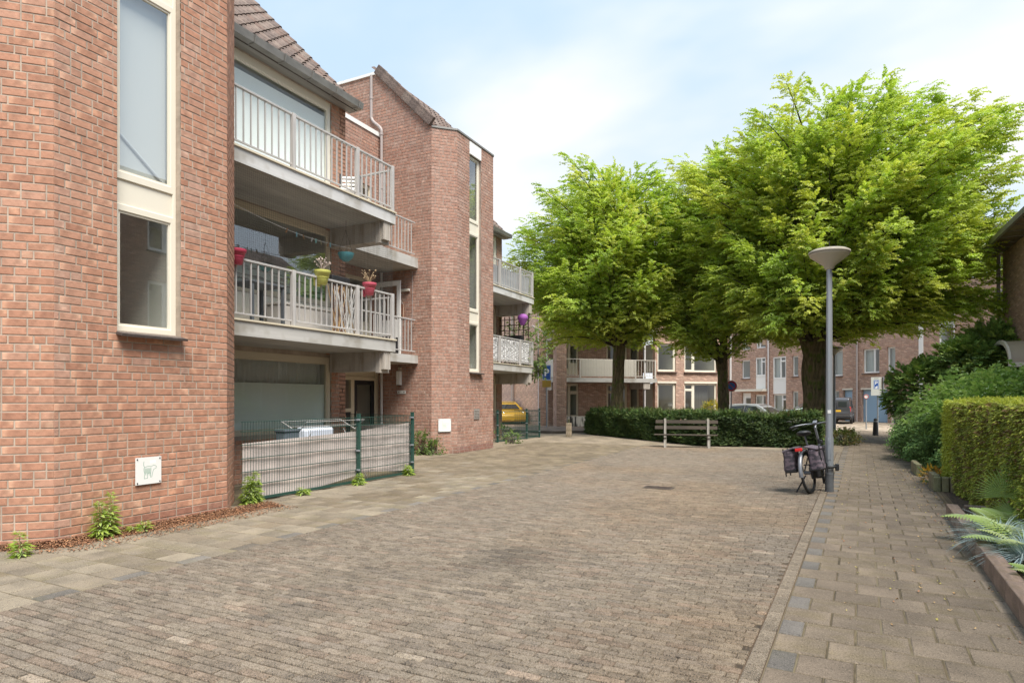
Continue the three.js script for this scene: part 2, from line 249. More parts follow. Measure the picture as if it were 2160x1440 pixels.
// ---------------------------------------------------------------- walls, windows, railings
// a face: base point (x, z), direction (ux, uz) to the right as seen from outside; local u, y, n
const face = (x, z, ux, uz) => { const l = Math.hypot(ux, uz); return { x, z, ux: ux / l, uz: uz / l, turn: Math.atan2(-uz, ux), N: V(-uz / l, 0, ux / l) }; };
const put = (o, f) => { o.position.set(f.x, 0, f.z); o.rotation.y = f.turn; return o; };
const rectShape = (u0, u1, y0, y1) => new THREE.Shape([[u0, y0], [u1, y0], [u1, y1], [u0, y1]].map(p => new THREE.Vector2(...p)));
const hole = (u0, u1, y0, y1) => new THREE.Path([[u0, y0], [u0, y1], [u1, y1], [u1, y0]].map(p => new THREE.Vector2(...p)));
function slabWithHoles(outline, holes, depth, bevel = 0) { // front at n = 0, back at n = -depth
  const s = Array.isArray(outline[0]) ? new THREE.Shape(outline.map(p => new THREE.Vector2(...p))) : rectShape(...outline); for (const h of holes) s.holes.push(hole(...h));
  const g = new THREE.ExtrudeGeometry(s, bevel ? { depth: depth - 2 * bevel, bevelEnabled: true, bevelThickness: bevel, bevelSize: bevel, bevelOffset: -bevel, bevelSegments: 1 } : { depth, bevelEnabled: false });
  return g.translate(0, 0, bevel ? -depth + bevel : -depth);
}
const wall = (parent, f, outline, holes, m, depth = 0.2, name = 'wall') => put(mk(name, slabWithHoles(outline, holes, depth), m, parent), f);
const CRS = 0.0882;
function brickFace(out, parent, origin, f, outline, holes, tones, seed, o = {}) { // outline [u0,u1,y0,y1], o.top(u) = upper limit
  const r = rngOf(seed), [U0, U1, Y0, Y1] = outline, F = { P: V(origin.x + f.x, origin.y, origin.z + f.z), U: V(f.ux, 0, f.uz), V: V(0, 1, 0), N: f.N };
  for (let k = 0, y = Y0; y < Y1 - 0.02; k++, y += CRS) {
    const y0 = y + 0.007, y1 = Math.min(y + CRS - 0.008, Y1); let u = U0 - (k % 2 ? 0.1125 : 0) - (r() < 0.5 ? 0.056 : 0);
    while (u < U1 - 0.012) {
      const head = r() < 0.24, w = head ? 0.1125 : 0.225; let a = Math.max(u, U0), b = Math.min(u + w - 0.015, U1); u += w;
      if (U1 - u < 0.05 && U1 - u > 0) { b = U1; u = U1; }
      let segs = [[a, b]];
      for (const h of holes) if (y1 > h[2] + 0.02 && y0 < h[3] - 0.02) segs = segs.flatMap(([p, q]) => q <= h[0] || p >= h[1] ? [[p, q]] : [[p, Math.min(q, h[0])], [Math.max(p, h[1]), q]].filter(s => s[1] - s[0] > 0.02));
      for (const [p, q] of segs) {
        if (q - p < 0.02) continue; const c = (p + q) / 2; if (o.top && y1 > o.top(c)) continue;
        const col = stone(tones, r, 0.065), yy = (y0 + y1) / 2, P = F.P, X = P.x + F.U.x * c, Z = P.z + F.U.z * c, d = -SY * X - CY * Z, rr = CY * X - SY * Z;
        if (o.worn) o.worn(col, c, yy, r);
        const pxu = d > 0.4 ? rr / d : 9, pyv = d > 0.4 ? (yy - EYE) / d : 9, see = Math.abs(pxu) < 0.83 && pyv < 0.64 && pyv > -0.46 && !(o.hid && o.hid(c, yy));
        out.push({ F, u0: p, u1: q, v0: y0, v1: y1, col, dh: (r() - 0.5) * 0.003, parent, key: see ? (q - p) * Math.abs(-X * F.N.x - Z * F.N.z) / d ** 3 : -1 });
      }
    }
  }
}
const paneGeo = (u0, u1, y0, y1, n) => new THREE.PlaneGeometry(u1 - u0, y1 - y0).translate((u0 + u1) / 2, (y0 + y1) / 2, n);
function room(u0, u1, y0, y1, dep, n = 0) { // five sides of a room behind a window
  const t = 0.03; return mrg([bb(u0 - t, u1 + t, y0 - t, y1 + t, n - dep - t, n - dep), bb(u0 - t, u0, y0, y1, n - dep, n), bb(u1, u1 + t, y0, y1, n - dep, n), bb(u0 - t, u1 + t, y0 - t, y0, n - dep, n), bb(u0 - t, u1 + t, y1, y1 + t, n - dep, n)]);
}
function slats(u0, u1, y0, y1, n, step = 0.03, tilt = 0.6) { const gs = []; for (let y = y0; y < y1; y += step) gs.push(bx(u1 - u0, 0.002, 0.026).rotateX(tilt).translate((u0 + u1) / 2, y, n)); return mrg(gs); }
function pleats(u0, u1, y0, y1, n, seed) { const r = rngOf(seed), W = Math.max(8, Math.round((u1 - u0) / 0.035)), g = new THREE.PlaneGeometry(u1 - u0, y1 - y0, W, 1), p = g.attributes.position; for (let i = 0; i < p.count; i++) p.setZ(i, Math.sin(p.getX(i) * 62 + Math.sin(p.getX(i) * 9 + r()) * 2) * 0.022); g.computeVertexNormals(); return g.translate((u0 + u1) / 2, (y0 + y1) / 2, n); }
// window: rect of the frame, panes (list of rects), o: set (setback), panels, sill, blind, curtain, dep
function windowAt(parent, f, rc, panes, o = {}) {
  const w = put(grp(o.name || 'window', parent), f), n = -(o.set ?? 0.08), [u0, u1, y0, y1] = rc, fm = o.frame || M.cream, holes = panes.concat(o.panels || []);
  mk('frame', slabWithHoles(rc, holes, o.fd || 0.07, 0.006).translate(0, 0, n), fm, w);
  for (const p of panes) {
    if (o.bead !== false) mk('bead', slabWithHoles([p[0] + 0.001, p[1] - 0.001, p[2] + 0.001, p[3] - 0.001], [[p[0] + 0.022, p[1] - 0.022, p[2] + 0.022, p[3] - 0.022]], 0.03).translate(0, 0, n - 0.014), fm, w);
    mk('pane', paneGeo(p[0] + 0.01, p[1] - 0.01, p[2] + 0.01, p[3] - 0.01, n - 0.03), o.glass || M.glass, w);
  }
  for (const p of o.panels || []) mk('panel', bb(p[0] + 0.001, p[1] - 0.001, p[2] + 0.001, p[3] - 0.001, n - 0.05, n - 0.02), o.panelMat || fm, w);
  if (o.room !== false) mk('interior', room(u0 + 0.03, u1 - 0.03, y0 + 0.03, y1 - 0.03, o.dep || 1.6, n - (o.fd || 0.07) - 0.002), o.roomMat || M.interior, w);
  if (o.sill) mk('sill', bx(u1 - u0 + 0.1, 0.045, 0.2 - n).rotateX(0.12).translate((u0 + u1) / 2, y0 - 0.035, 0.02 + n / 2 - 0.03), o.sill, w);
  return { w, n };
}
function railing(parent, f, u0, u1, y0, h, posts, o = {}) {
  const g = put(grp('railing', parent), f), m = o.m || M.rail, step = o.step || 0.135, ps = 0.07;
  mk('top_rail', rb(u1 - u0, 0.035, 0.05, 0.006, (u0 + u1) / 2, y0 + h - 0.03), m, g); mk('bottom_rail', rb(u1 - u0, 0.028, 0.03, 0.005, (u0 + u1) / 2, y0 + 0.11), m, g);
  const pg = rb(ps, h + 0.02, 0.075, 0.006, 0, h / 2 - 0.02, 0.0), bg = bx(0.02, h - 0.145, 0.02, 0, 0.11 + (h - 0.14) / 2, 0);
  for (const p of posts) mk('post', pg, m, g).position.set(p, y0, 0.012);
  const edges = [u0, ...posts.filter(p => p > u0 + 0.1 && p < u1 - 0.1), u1];
  for (let e = 0; e + 1 < edges.length; e++) { const a = edges[e] + 0.02, b = edges[e + 1] - 0.02, n = Math.max(1, Math.round((b - a) / step)); for (let k = 1; k < n; k++) mk('baluster', bg, m, g).position.set(a + (b - a) * k / n, y0, 0); }
  return g;
}
// pantile: one wave, lying on the xz plane of a slope (x across, y up the slope, z out)
function tileGeo(seed) {
  const r = rngOf(seed), n = 8, a = [], w = 0.31, L = 0.40, g = new THREE.BufferGeometry(), idx = [], prof = t => 0.048 * Math.sin(t * Math.PI * 2 - 0.6) * (t < 0.5 ? 1 : 0.55), j = (r() - 0.5) * 0.006;
  for (const [y, lift, dn] of [[0, 0.030, -0.016], [0, 0.030, 0], [L, 0, 0]]) for (let i = 0; i <= n; i++) { const t = i / n; a.push(w * t - w / 2, y + (r() - 0.5) * 0.002, prof(t) + lift + dn + j); }
  for (let s = 0; s < 2; s++) for (let i = 0; i < n; i++) { const p = s * (n + 1) + i; idx.push(p, p + 1, p + n + 2, p, p + n + 2, p + n + 1); }
  g.setAttribute('position', new THREE.BufferAttribute(new Float32Array(a), 3)); const uv = []; for (let i = 0; i < a.length; i += 3) uv.push(a[i] + r(), a[i + 1] + a[i + 2]); g.setAttribute('uv', new THREE.BufferAttribute(new Float32Array(uv), 2)); g.setIndex(idx);
  const q = g.toNonIndexed(); q.computeVertexNormals(); return q;
}
const tileGeos = [1, 2, 3, 4].map(tileGeo), tileMats = [[0.21, 0.155, 0.13], [0.24, 0.18, 0.15], [0.18, 0.135, 0.115], [0.26, 0.20, 0.165], [0.22, 0.15, 0.12]].map(c => Mt({ color: rgb(...c), map: T.roof, roughness: 0.95, side: THREE.DoubleSide }));
function tiledRoof(parent, x0, y0, rise, z0, z1, seed) { // slope of 45 degrees facing +x, eave at (x0, y0), from z0 (near) to z1 (far)
  const r = rngOf(seed), roof = mk('roof', bb(-rise * Math.SQRT2, 0.06, -0.12, -0.03, z1, z0).rotateZ(-Math.PI / 4).translate(x0, y0, 0), M.sill, parent), len = rise * Math.SQRT2;
  const q = new THREE.Quaternion().setFromRotationMatrix(new THREE.Matrix4().makeBasis(V(0, 0, -1), V(-Math.SQRT1_2, Math.SQRT1_2, 0), V(Math.SQRT1_2, Math.SQRT1_2, 0)));
  let c = 0;
  for (let s = -0.05; s < len - 0.15; s += 0.33) for (let z = z0 - 0.14; z > z1 + 0.02; z -= 0.30) {
    const t = mk('roof_tile', tileGeos[Math.floor(r() * 4)], tileMats[Math.floor(r() * 5)], roof); t.quaternion.copy(q); t.position.set(x0 - s * Math.SQRT1_2, y0 + s * Math.SQRT1_2, z); t.rotateZ((r() - 0.5) * 0.012); if (++c > 299) return roof;
  }
  return roof;
}
// ---------------------------------------------------------------- the apartment building, two stepped blocks
const redTones = [[0.595, 0.302, 0.194], [0.587, 0.294, 0.187], [0.605, 0.316, 0.207], [0.575, 0.282, 0.178], [0.605, 0.329, 0.22], [0.595, 0.306, 0.196]];
const brownTones = [[0.53, 0.30, 0.22], [0.51, 0.285, 0.21], [0.55, 0.325, 0.245], [0.49, 0.268, 0.195], [0.565, 0.35, 0.27], [0.54, 0.29, 0.205]];
function apartmentBlock(origin, label, seed, far) {
  const B = thing('apartment_block', label, 'building', [origin.x, 0, origin.z], 0), bricks = [], O = V(origin.x, 0, origin.z), tones = far ? brownTones : redTones, mor = far ? M.mortarB : M.mortar;
  const L = 2.14, K = 0.52, K2 = 0.70, TOP = 9.1;
  // tower: near side wall, near chamfer, street face, far chamfer, far side
  const fSide = face(-4.42, L + K, 1, 0), fNear = face(-K, L + K, 1, -1), fMain = face(0, L, 0, -1), fFar = face(0, 0, -1, -1), fBack = face(-K2, -K2, -1, 0);
  const ws = [L + (far ? 0.62 - L : 0.68 - L), 0]; const wu0 = far ? 0.68 : 0.66, wu1 = far ? 1.37 : 1.46;
  const wy = [2.33, 9.06], WH = [wu0, wu1, wy[0], wy[1]];
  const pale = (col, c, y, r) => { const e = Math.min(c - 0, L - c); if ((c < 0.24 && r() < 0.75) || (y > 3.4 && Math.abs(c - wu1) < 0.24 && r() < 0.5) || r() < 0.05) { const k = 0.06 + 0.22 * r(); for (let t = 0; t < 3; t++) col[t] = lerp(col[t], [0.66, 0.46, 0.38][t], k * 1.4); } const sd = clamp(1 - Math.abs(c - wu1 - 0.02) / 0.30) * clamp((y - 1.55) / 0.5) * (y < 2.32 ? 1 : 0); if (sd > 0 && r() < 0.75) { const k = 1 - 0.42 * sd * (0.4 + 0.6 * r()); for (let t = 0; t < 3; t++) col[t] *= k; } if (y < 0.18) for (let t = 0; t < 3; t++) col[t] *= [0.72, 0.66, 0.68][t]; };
  const top = u => { const x = -4.42 + u; return x > -K ? TOP : x > -2.4 ? TOP + 0.08 + (-K - x) : 11.0; };
  const w1 = wall(B, fMain, [0, L, -0.05, TOP], [WH], mor), w2 = wall(B, fNear, [0, K * Math.SQRT2, -0.05, TOP], [], mor), w3 = wall(B, fFar, [0, K2 * Math.SQRT2, -0.05, TOP], [], mor);
  const w4 = wall(B, fSide, [[far ? -1.7 : 0, -0.05], [4.42 - K, -0.05], [4.42 - K, TOP + 0.06], [2.02, 11.0], [far ? -1.7 : 0, 11.0]], [], mor);
  wall(B, fBack, [0, 3.7, -0.05, TOP], [], mor);
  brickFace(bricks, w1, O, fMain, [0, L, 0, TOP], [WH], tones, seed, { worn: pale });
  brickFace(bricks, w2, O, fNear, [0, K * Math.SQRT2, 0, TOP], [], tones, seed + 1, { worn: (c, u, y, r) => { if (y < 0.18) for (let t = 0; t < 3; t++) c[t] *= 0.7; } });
  brickFace(bricks, w3, O, fFar, [0, K2 * Math.SQRT2, 0, TOP], [], tones, seed + 2);
  if (far) brickFace(bricks, w4, O, fSide, [-1.7, 4.42 - K, 0, 11.0], [], tones, seed + 3, { top });
  else brickFace(bricks, w4, O, fSide, [0, 4.42 - K, 0, 11.0], [], tones, seed + 3, { top, hid: () => true });
  // window bay of the tower: three lights and panels between them
  const d = 0.075, bay = [[wu0 + d, wu1 - d, 2.33 + d, 3.74], [wu0 + d, wu1 - d, 4.20, 6.38], [wu0 + d, wu1 - d, 6.84, 8.62]], pan = [[wu0 + 0.045, wu1 - 0.045, 3.82, 4.11], [wu0 + 0.045, wu1 - 0.045, 6.46, 6.75]];
  const tw = windowAt(B, fMain, [wu0, wu1, 2.33, 8.70], bay, { set: far ? 0.07 : 0.09, panels: pan, glass: M.glassHi, dep: 2.2, name: 'window' });
  mk('sill', mrg([0, 1, 2, 3].map(k => bx((wu1 - wu0) / 4 + 0.025, 0.03, 0.24).rotateX(0.22).rotateZ(far ? 0 : 0.015 * (k - 1)).translate(wu0 + (wu1 - wu0) * (k + 0.5) / 4, 2.30, 0.0))), M.sill, tw.w);
  mk('lintel_panel', bb(wu0 + 0.002, wu1 - 0.002, 8.70, 9.06, -0.04, 0.012), M.white, tw.w);
  if (!far) { mk('roller_blind', bb(wu0 + 0.06, wu1 - 0.06, 4.16, 6.44, -0.215, -0.205), Mt({ color: rgb(0.62, 0.60, 0.56) }), tw.w); mk('stair_string', bar(V(wu0 + 0.05, 4.75, -0.20), V(wu1 - 0.05, 4.2, -0.20), 0.02, 6), M.pipeG, tw.w); }
  // coping and tower roof
  mk('coping', mrg([put2(bb(-0.02, L + 0.02, TOP, TOP + 0.05, -0.24, 0.03), fMain), put2(bb(0, K * Math.SQRT2 + 0.02, TOP, TOP + 0.05, -0.24, 0.03), fNear), put2(bb(-0.02, K2 * Math.SQRT2, TOP, TOP + 0.05, -0.24, 0.03), fFar)]), M.zinc, B);
  mk('roof_deck', bb(-4.4, -0.25, TOP - 0.3, TOP - 0.02, 0.1, L + 0.2), M.lead, B);
  tiledRoof(B, -K - 0.02, TOP + 0.10, 1.95, L + K - 0.06, -K2, seed + 5);
  { const vr = grp('verge', B), r = rngOf(seed + 8); for (let k = 0; k < 8; k++) { const t = mk('verge_tile', rb(0.36, 0.27, 0.10, 0.014).rotateZ(-Math.PI / 4), tileMats[k % 5], vr); const s = 0.17 + k * 0.335; t.position.set(-K - s * 0.707 + 0.05, TOP + 0.13 + s * 0.707, L + K + 0.045 + (r() - 0.5) * 0.006); t.rotateZ(0.035); } }
  mk('roof_trim', bb(far ? -6.2 : -4.42, -2.44, 11.0, 11.08, L + K - 0.3, L + K + 0.04), M.white, B);
  // window wall behind the balconies
  const fW = face(-2.25, -K2, 0, -1), WL = 4.22, wr = 3.77, wl = 0.35, wn = [[wl, wr, 0.86, 2.42], [wl, wr, 3.50, 5.14], [wl, wr, 5.5, 7.86]];
  const w5 = wall(B, fW, [0, WL, -0.05, 8.0], wn, mor);
  brickFace(bricks, w5, O, fW, [3.62, WL, 0, 7.95], wn, tones, seed + 4);
  brickFace(bricks, w5, O, fW, [0.2, 3.62, 0, 0.80], wn, tones, seed + 14, { hid: () => true });
  wn.forEach((q, i) => {
    const [u0, u1, y0, y1] = q, f = 0.09, pn = i === 2 ? [[u0 + f, u1 - f, y0 + f, y1 - 0.16]] : [[u0 + f, u1 - f, y0 + f, y1 - 0.13]];
    const { w, n } = windowAt(B, fW, q, pn, { set: 0.02, fd: 0.1, dep: 2.6, frame: i === 2 ? M.cream : M.creamOld, glass: i === 1 ? M.glassHi : M.glass, roomMat: M.interior });
    if (i === 2) mk('blind', slats(u0 + 0.12, u1 - 0.1, y0 + 0.1, y1 - 0.30, n - 0.075, 0.024, 1.35), M.blindW, w);
    if (i === 0) mk('blind', slats(u0 + 0.12, u1 - 0.1, y0 + 0.12, y1 - 0.58, n - 0.08, 0.025, 1.3), M.blind, w), mk('net_curtain', pleats(u0 + 0.1, u1 - 0.1, y0 + 0.1, y1 - 0.14, n - 0.22, 7), M.curtain, w), mk('curtain', pleats(u0 + 0.1, u0 + 0.9, y0, y1 - 0.15, n - 0.35, 3), M.curtain, w);
    if (i === 1) mk('window_film', bb(u0 + 0.1, u1 - 0.1, y0 + 0.1, y0 + 0.62, n - 0.06, n - 0.055), Mt({ color: rgb(0.36, 0.47, 0.44), map: T.film, roughness: 0.6 }), w);
  });
  mk('parapet_panel', put2(bb(wl, wr, 2.78, 3.48, 0.004, 0.03), fW), M.cream, B);
  if (far) mk('end_wall', bb(-6, -2.3, -0.05, 8, -4.90, -4.75), mor, B);
  // balconies on concrete beams
  const fB = face(-0.8, -0.5, 0, -1), BL = 4.30;
  [[2.505, 2.75], [5.16, 5.40]].forEach(([y0, y1], i) => {
    const s = mk('balcony_slab', bb(-2.245, -0.80, y0 + 0.012, y1, -4.80, -0.5), i ? M.slabW : M.slabB, B);
    mk('soffit', bb(-2.24, -0.83, y0, y0 + 0.011, -4.77, -0.52), M.soffit, s); mk('drip_edge', mrg([bb(-0.83, -0.775, y1, y1 + 0.028, -4.82, -0.5), bb(-2.24, -0.83, y1, y1 + 0.028, -4.82, -4.77)]), M.creamOld, s);
    mk('beam', mrg([bb(-2.24, -1.02, y0 - 0.40, y0 - 0.001, -4.71, -4.42), bb(-1.018, -0.90, y0 - 0.43, y0 - 0.001, -4.715, -4.415), bb(-0.898, -0.83, y0 - 0.36, y0 - 0.001, -4.67, -4.45)]), M.beam, B);
    railing(B, face(-0.84, -0.5, 0, -1), 0.05, BL - 0.04, y1, 0.98, [1.5, 3.13, 4.22]); railing(B, face(-0.84, -4.76, -1, 0), 0.05, 1.38, y1, 0.93, []);
  });
  // main roof over the flats with gutter
  tiledRoof(B, -1.98, 7.99, 3.3, -K2 - 0.35, -4.98, seed + 6);
  const gx = -2.02, gut = new THREE.Shape([[0, 0], [0.16, 0], [0.19, 0.13], [0.175, 0.13], [0.15, 0.015], [0.0, 0.015]].map(p => new THREE.Vector2(...p)));
  mk('gutter', new THREE.ExtrudeGeometry(gut, { depth: 4.35, bevelEnabled: false }).translate(gx, 7.88, -5.04), M.zinc, B); mk('gutter_board', bb(-2.24, gx - 0.001, 7.87, 7.97, -5.03, -K2), M.zinc, B);
  for (let k = 0; k < 6; k++) mk('gutter_bracket', mrg([bb(gx - 0.01, gx + 0.17, 7.868, 7.879, -0.012, 0.012), bx(0.012, 0.14, 0.024).rotateZ(-0.22).translate(gx + 0.19, 7.945, 0)]), M.zinc, B).position.z = -1.4 - k * 0.7;
  layStones('brick', B, bricks, null, M.brickV, 300, { h: 0.0055, bv: 0.003, seed: seed + 20, mass: 'brick_courses', tilt: 0.02 });
  return B;
}
function put2(g, f) { return g.rotateY(f.turn).translate(f.x, 0, f.z); }
T.film = tex(512, (x, y) => { const a = fbm(x * 14, y * 14, 201, 2, 14), b = fbm(x * 5, y * 5, 203, 3, 5); const leaf = clamp((a - 0.56) * 14) * clamp((b - 0.42) * 6); return [0.95 - 0.55 * leaf, 0.97 - 0.50 * leaf, 0.95 - 0.48 * leaf]; }, 0.9);
const block1 = apartmentBlock({ x: -7.3, z: -5.96 }, 'red brick apartment block with window tower, dog plaque and fenced garden', 100, false);
const block2 = apartmentBlock({ x: -9.4, z: -17.48 }, 'brown brick apartment block whose gable carries a steep verge of tiles', 200, true);

{ // the entrance recess between the blocks (belongs to the near block); block frame
  const B = block1, x = -4.42, fD = face(x, -4.92, 0, -1), LD = 3.94; // u along -z
  const dh = [[2.0, 3.92, 0, 2.50], [1.9, 3.6, 2.80, 4.95], [1.9, 3.6, 5.5, 7.6]];
  wall(B, fD, [0, LD, -0.05, 9.14], dh, M.mortarB, 0.2, 'entrance_wall');
  const bl = []; brickFace(bl, B, V(-7.3, 0, -5.96), fD, [0, LD, 0, 9.12], dh, brownTones, 301); bl.forEach(b => b.key = -1);
  layStones('brick', B, bl, null, M.brickV, 0, { h: 0.0055, bv: 0.003, seed: 302, mass: 'recess_brick_courses' });
  wall(B, face(-2.25, -4.92, -1, 0), [0.0, 2.16, -0.05, 8.0], [], M.mortarB, 0.2, 'return_wall');
  mk('parapet_trim', bb(x - 0.2, x + 0.03, 9.14, 9.26, -8.84, -4.9), M.white, B); mk('dormer_side', bb(x - 1.1, x - 0.3, 9.3, 10.05, -7.6, -7.4), M.white, B);
  // entrance: frame, door leaf, side light with letter boxes
  const ent = put(grp('entrance', B), fD), s0 = 2.0, s1 = 3.92;
  mk('frame', slabWithHoles([s0, s1, 0, 2.5], [[s0 + 0.08, 2.76, 1.28, 2.06], [s0 + 0.08, 2.76, 0.1, 1.18], [2.90, 3.78, 0.03, 2.06], [s0 + 0.08, 3.82, 2.16, 2.42]], 0.09, 0.006).translate(0, 0, -0.05), M.creamOld, ent);
  mk('head_panel', bb(s0 + 0.081, 3.819, 2.161, 2.419, -0.12, -0.08), M.creamOld, ent);
  const door = mk('door', slabWithHoles([2.905, 3.775, 0.035, 2.055], [[3.03, 3.65, 0.35, 1.93]], 0.05).translate(0, 0, -0.07), M.darkDoor, ent); mk('pane', paneGeo(3.03, 3.65, 0.35, 1.93, -0.09), M.glass, door); mk('handle', rb(0.03, 0.3, 0.04, 0.01, 2.96, 1.05, -0.04), M.chrome, door);
  mk('pane', paneGeo(s0 + 0.08, 2.76, 1.28, 2.06, -0.09), M.glass, ent);
  const box = mk('letter_boxes', bb(s0 + 0.081, 2.759, 0.101, 1.179, -0.12, -0.07), M.darkDoor, ent); for (const yy of [1.05, 0.7, 0.4]) mk('lock', cyl(0.022, 0.022, 0.012, 0, 0, 0).rotateX(Math.PI / 2).translate(2.55, yy, -0.07), M.chrome, box);
  mk('interior', room(s0 + 0.05, s1 - 0.05, 0.02, 2.4, 2.2, -0.15), M.interior, ent);
  for (const [y0, y1] of [[2.80, 4.95], [5.5, 7.6]]) windowAt(B, fD, [1.9, 3.6, y0, y1], [[1.98, 2.55, y0 + 1.0, y1 - 0.5], [2.68, 3.52, y0 + 0.9, y1 - 0.5], [2.68, 3.52, y1 - 0.4, y1 - 0.08]], { set: 0.04, frame: M.creamOld, glass: M.glassLo, panels: [[1.98, 2.55, y0 + 0.08, y0 + 0.92]], dep: 1.6 });
  // open white door leaf on the first gallery
  const leaf = mk('gallery_door', slabWithHoles([0, 0.86, 0, 2.1], [[0.12, 0.74, 1.0, 1.96]], 0.045, 0.004).translate(x + 0.06, 2.77, -8.60), M.white, B); mk('pane', paneGeo(0.12, 0.74, 1.0, 1.96, -0.02).translate(x + 0.06, 2.77, -8.60), M.glass, leaf);
  // gallery slabs and their railings
  [[2.52, 2.757], [5.2, 5.49]].forEach(([y0, y1]) => { const s = mk('gallery_slab', bb(x + 0.02, -3.07, y0 + 0.012, y1, -8.86, -4.93), M.slabB, B); mk('soffit', bb(x + 0.02, -3.10, y0, y0 + 0.011, -8.86, -4.95), Mt({ color: rgb(0.55, 0.51, 0.44), map: T.conc }), s); railing(B, face(-3.14, -5.0, 0, -1), 0.05, 3.80, y1, 1.02, [], { step: 0.15 }); });
  mk('downpipe', mrg([cyl(0.04, 0.04, 2.5, x + 0.16, 0, -8.74), cyl(0.04, 0.04, 2.4, x + 0.16, 2.77, -8.74)]), M.pipeG, B);
  // rainwater pipe on the gable with an offset
  const P2 = (X, y) => V(X + 7.3, y, -14.86 + 5.96 + 0.07), gp = solo('rainwater_pipe', mrg([tube([V(-12.0, 11.0, -14.79), V(-12.0, 10.2, -14.79), V(-12.0, 9.75, -14.79)], 0.045, 10, 10), tube([V(-12.0, 9.76, -14.79), V(-11.95, 9.66, -14.79), V(-11.66, 9.40, -14.75), V(-11.60, 9.30, -14.75), V(-11.60, 9.2, -14.75)], 0.045, 16, 10), tube([V(-11.60, 9.21, -14.75), V(-11.60, 5.5, -14.75)], 0.045, 6, 10), cyl(0.055, 0.055, 0.06, -12.0, 10.3, -14.79), cyl(0.055, 0.055, 0.06, -11.6, 9.16, -14.75), cyl(0.055, 0.055, 0.06, -11.6, 7.6, -14.75)]), M.pipe, 'brown rainwater pipe with a kinked offset on the gable wall', 'pipe');
}

// ---------------------------------------------------------------- fences
function meshFence(label, pts, h, postAt, wireTop, o = {}) {
  const [x, z] = pts[0], t = thing('wire_fence', label, 'fence', [x, 0, z]);
  for (let i = 0; i + 1 < pts.length; i++) {
    const [ax, az] = pts[i], [cx, cz] = pts[i + 1], L = Math.hypot(cx - ax, cz - az), f = face(ax - x, az - z, cx - ax, cz - az), gs = [];
    for (let u = 0.02; u < L; u += 0.05) gs.push(bx(0.0045, h - 0.05, 0.0045, u, 0.04 + (h - 0.05) / 2, 0));
    for (let y = 0.06; y < h; y += 0.2) { gs.push(bx(L, 0.010, 0.007, L / 2, y, 0.008)); gs.push(bx(L, 0.010, 0.007, L / 2, y, -0.008)); }
    gs.push(bx(L, 0.008, 0.016, L / 2, h - 0.02, 0), bx(L, 0.03, 0.02, L / 2, 0.04, 0));
    put(mk('wire_panel', mrg(gs), M.green, t), f);
  }
  for (const [px, pz] of postAt) { const p = mk('post', mrg([bx(0.06, h + 0.04, 0.05, 0, h / 2 + 0.02, 0), bx(0.064, 0.012, 0.054, 0, h + 0.046, 0)]), M.green, t); p.position.set(px - x, 0, pz - z); for (const y of [0.25, 0.6, h - 0.06]) mk('clip', rb(0.10, 0.03, 0.03, 0.006, 0, y, 0.03), M.galv, p); }
  return t;
}
meshFence('dark green wire fence closing the garden with the pale screen', [[-7.72, -6.55], [-7.64, -10.7], [-9.9, -11.3]], 1.22, [[-7.66, -9.08], [-7.63, -10.7]]);
meshFence('dark green wire fence in front of the yellow car', [[-10.45, -19.6], [-10.36, -22.0], [-10.33, -23.1], [-11.6, -23.4]], 1.10, [[-10.44, -19.75], [-10.37, -22.0], [-10.33, -23.1]]);
{ // pale garden screen tied behind the bars
  const sh = (L, n, top, bot, seed) => { const r = rngOf(seed), g = new THREE.BoxGeometry(L, 1, 0.012, n, 4, 1), p = g.attributes.position; for (let i = 0; i < p.count; i++) { const t = p.getX(i) / L + 0.5, v = p.getY(i) + 0.5; p.setY(i, lerp(bot(t), top(t), v)); p.setZ(i, p.getZ(i) + 0.008 * Math.sin(t * 9 + v * 2) + 0.003 * Math.sin(t * 31)); } g.computeVertexNormals(); return g.translate(L / 2, 0, 0); };
  const s = thing('garden_screen', 'pale pinkish sheet tied behind the green fence bars', 'screen', [-7.76, 0, -6.6]);
  put(mk('sheet', sh(2.5, 50, t => 0.88 + 0.07 * t, t => 0.05 + 0.10 * clamp((t - 0.6) * 2.5), 1), M.screen, s), face(0, 0, 0.018, -1)); put(mk('sheet', sh(1.56, 40, t => 0.95 + 0.10 * t, t => 0.20 - 0.12 * t, 2), M.screen, s), face(0.035, -2.52, 0.018, -1));
  put(mk('sheet', sh(1.9, 30, t => 1.03 - 0.08 * t, () => 0.06, 3), M.screen, s), face(0.10, -4.12, -1, -0.26));
}
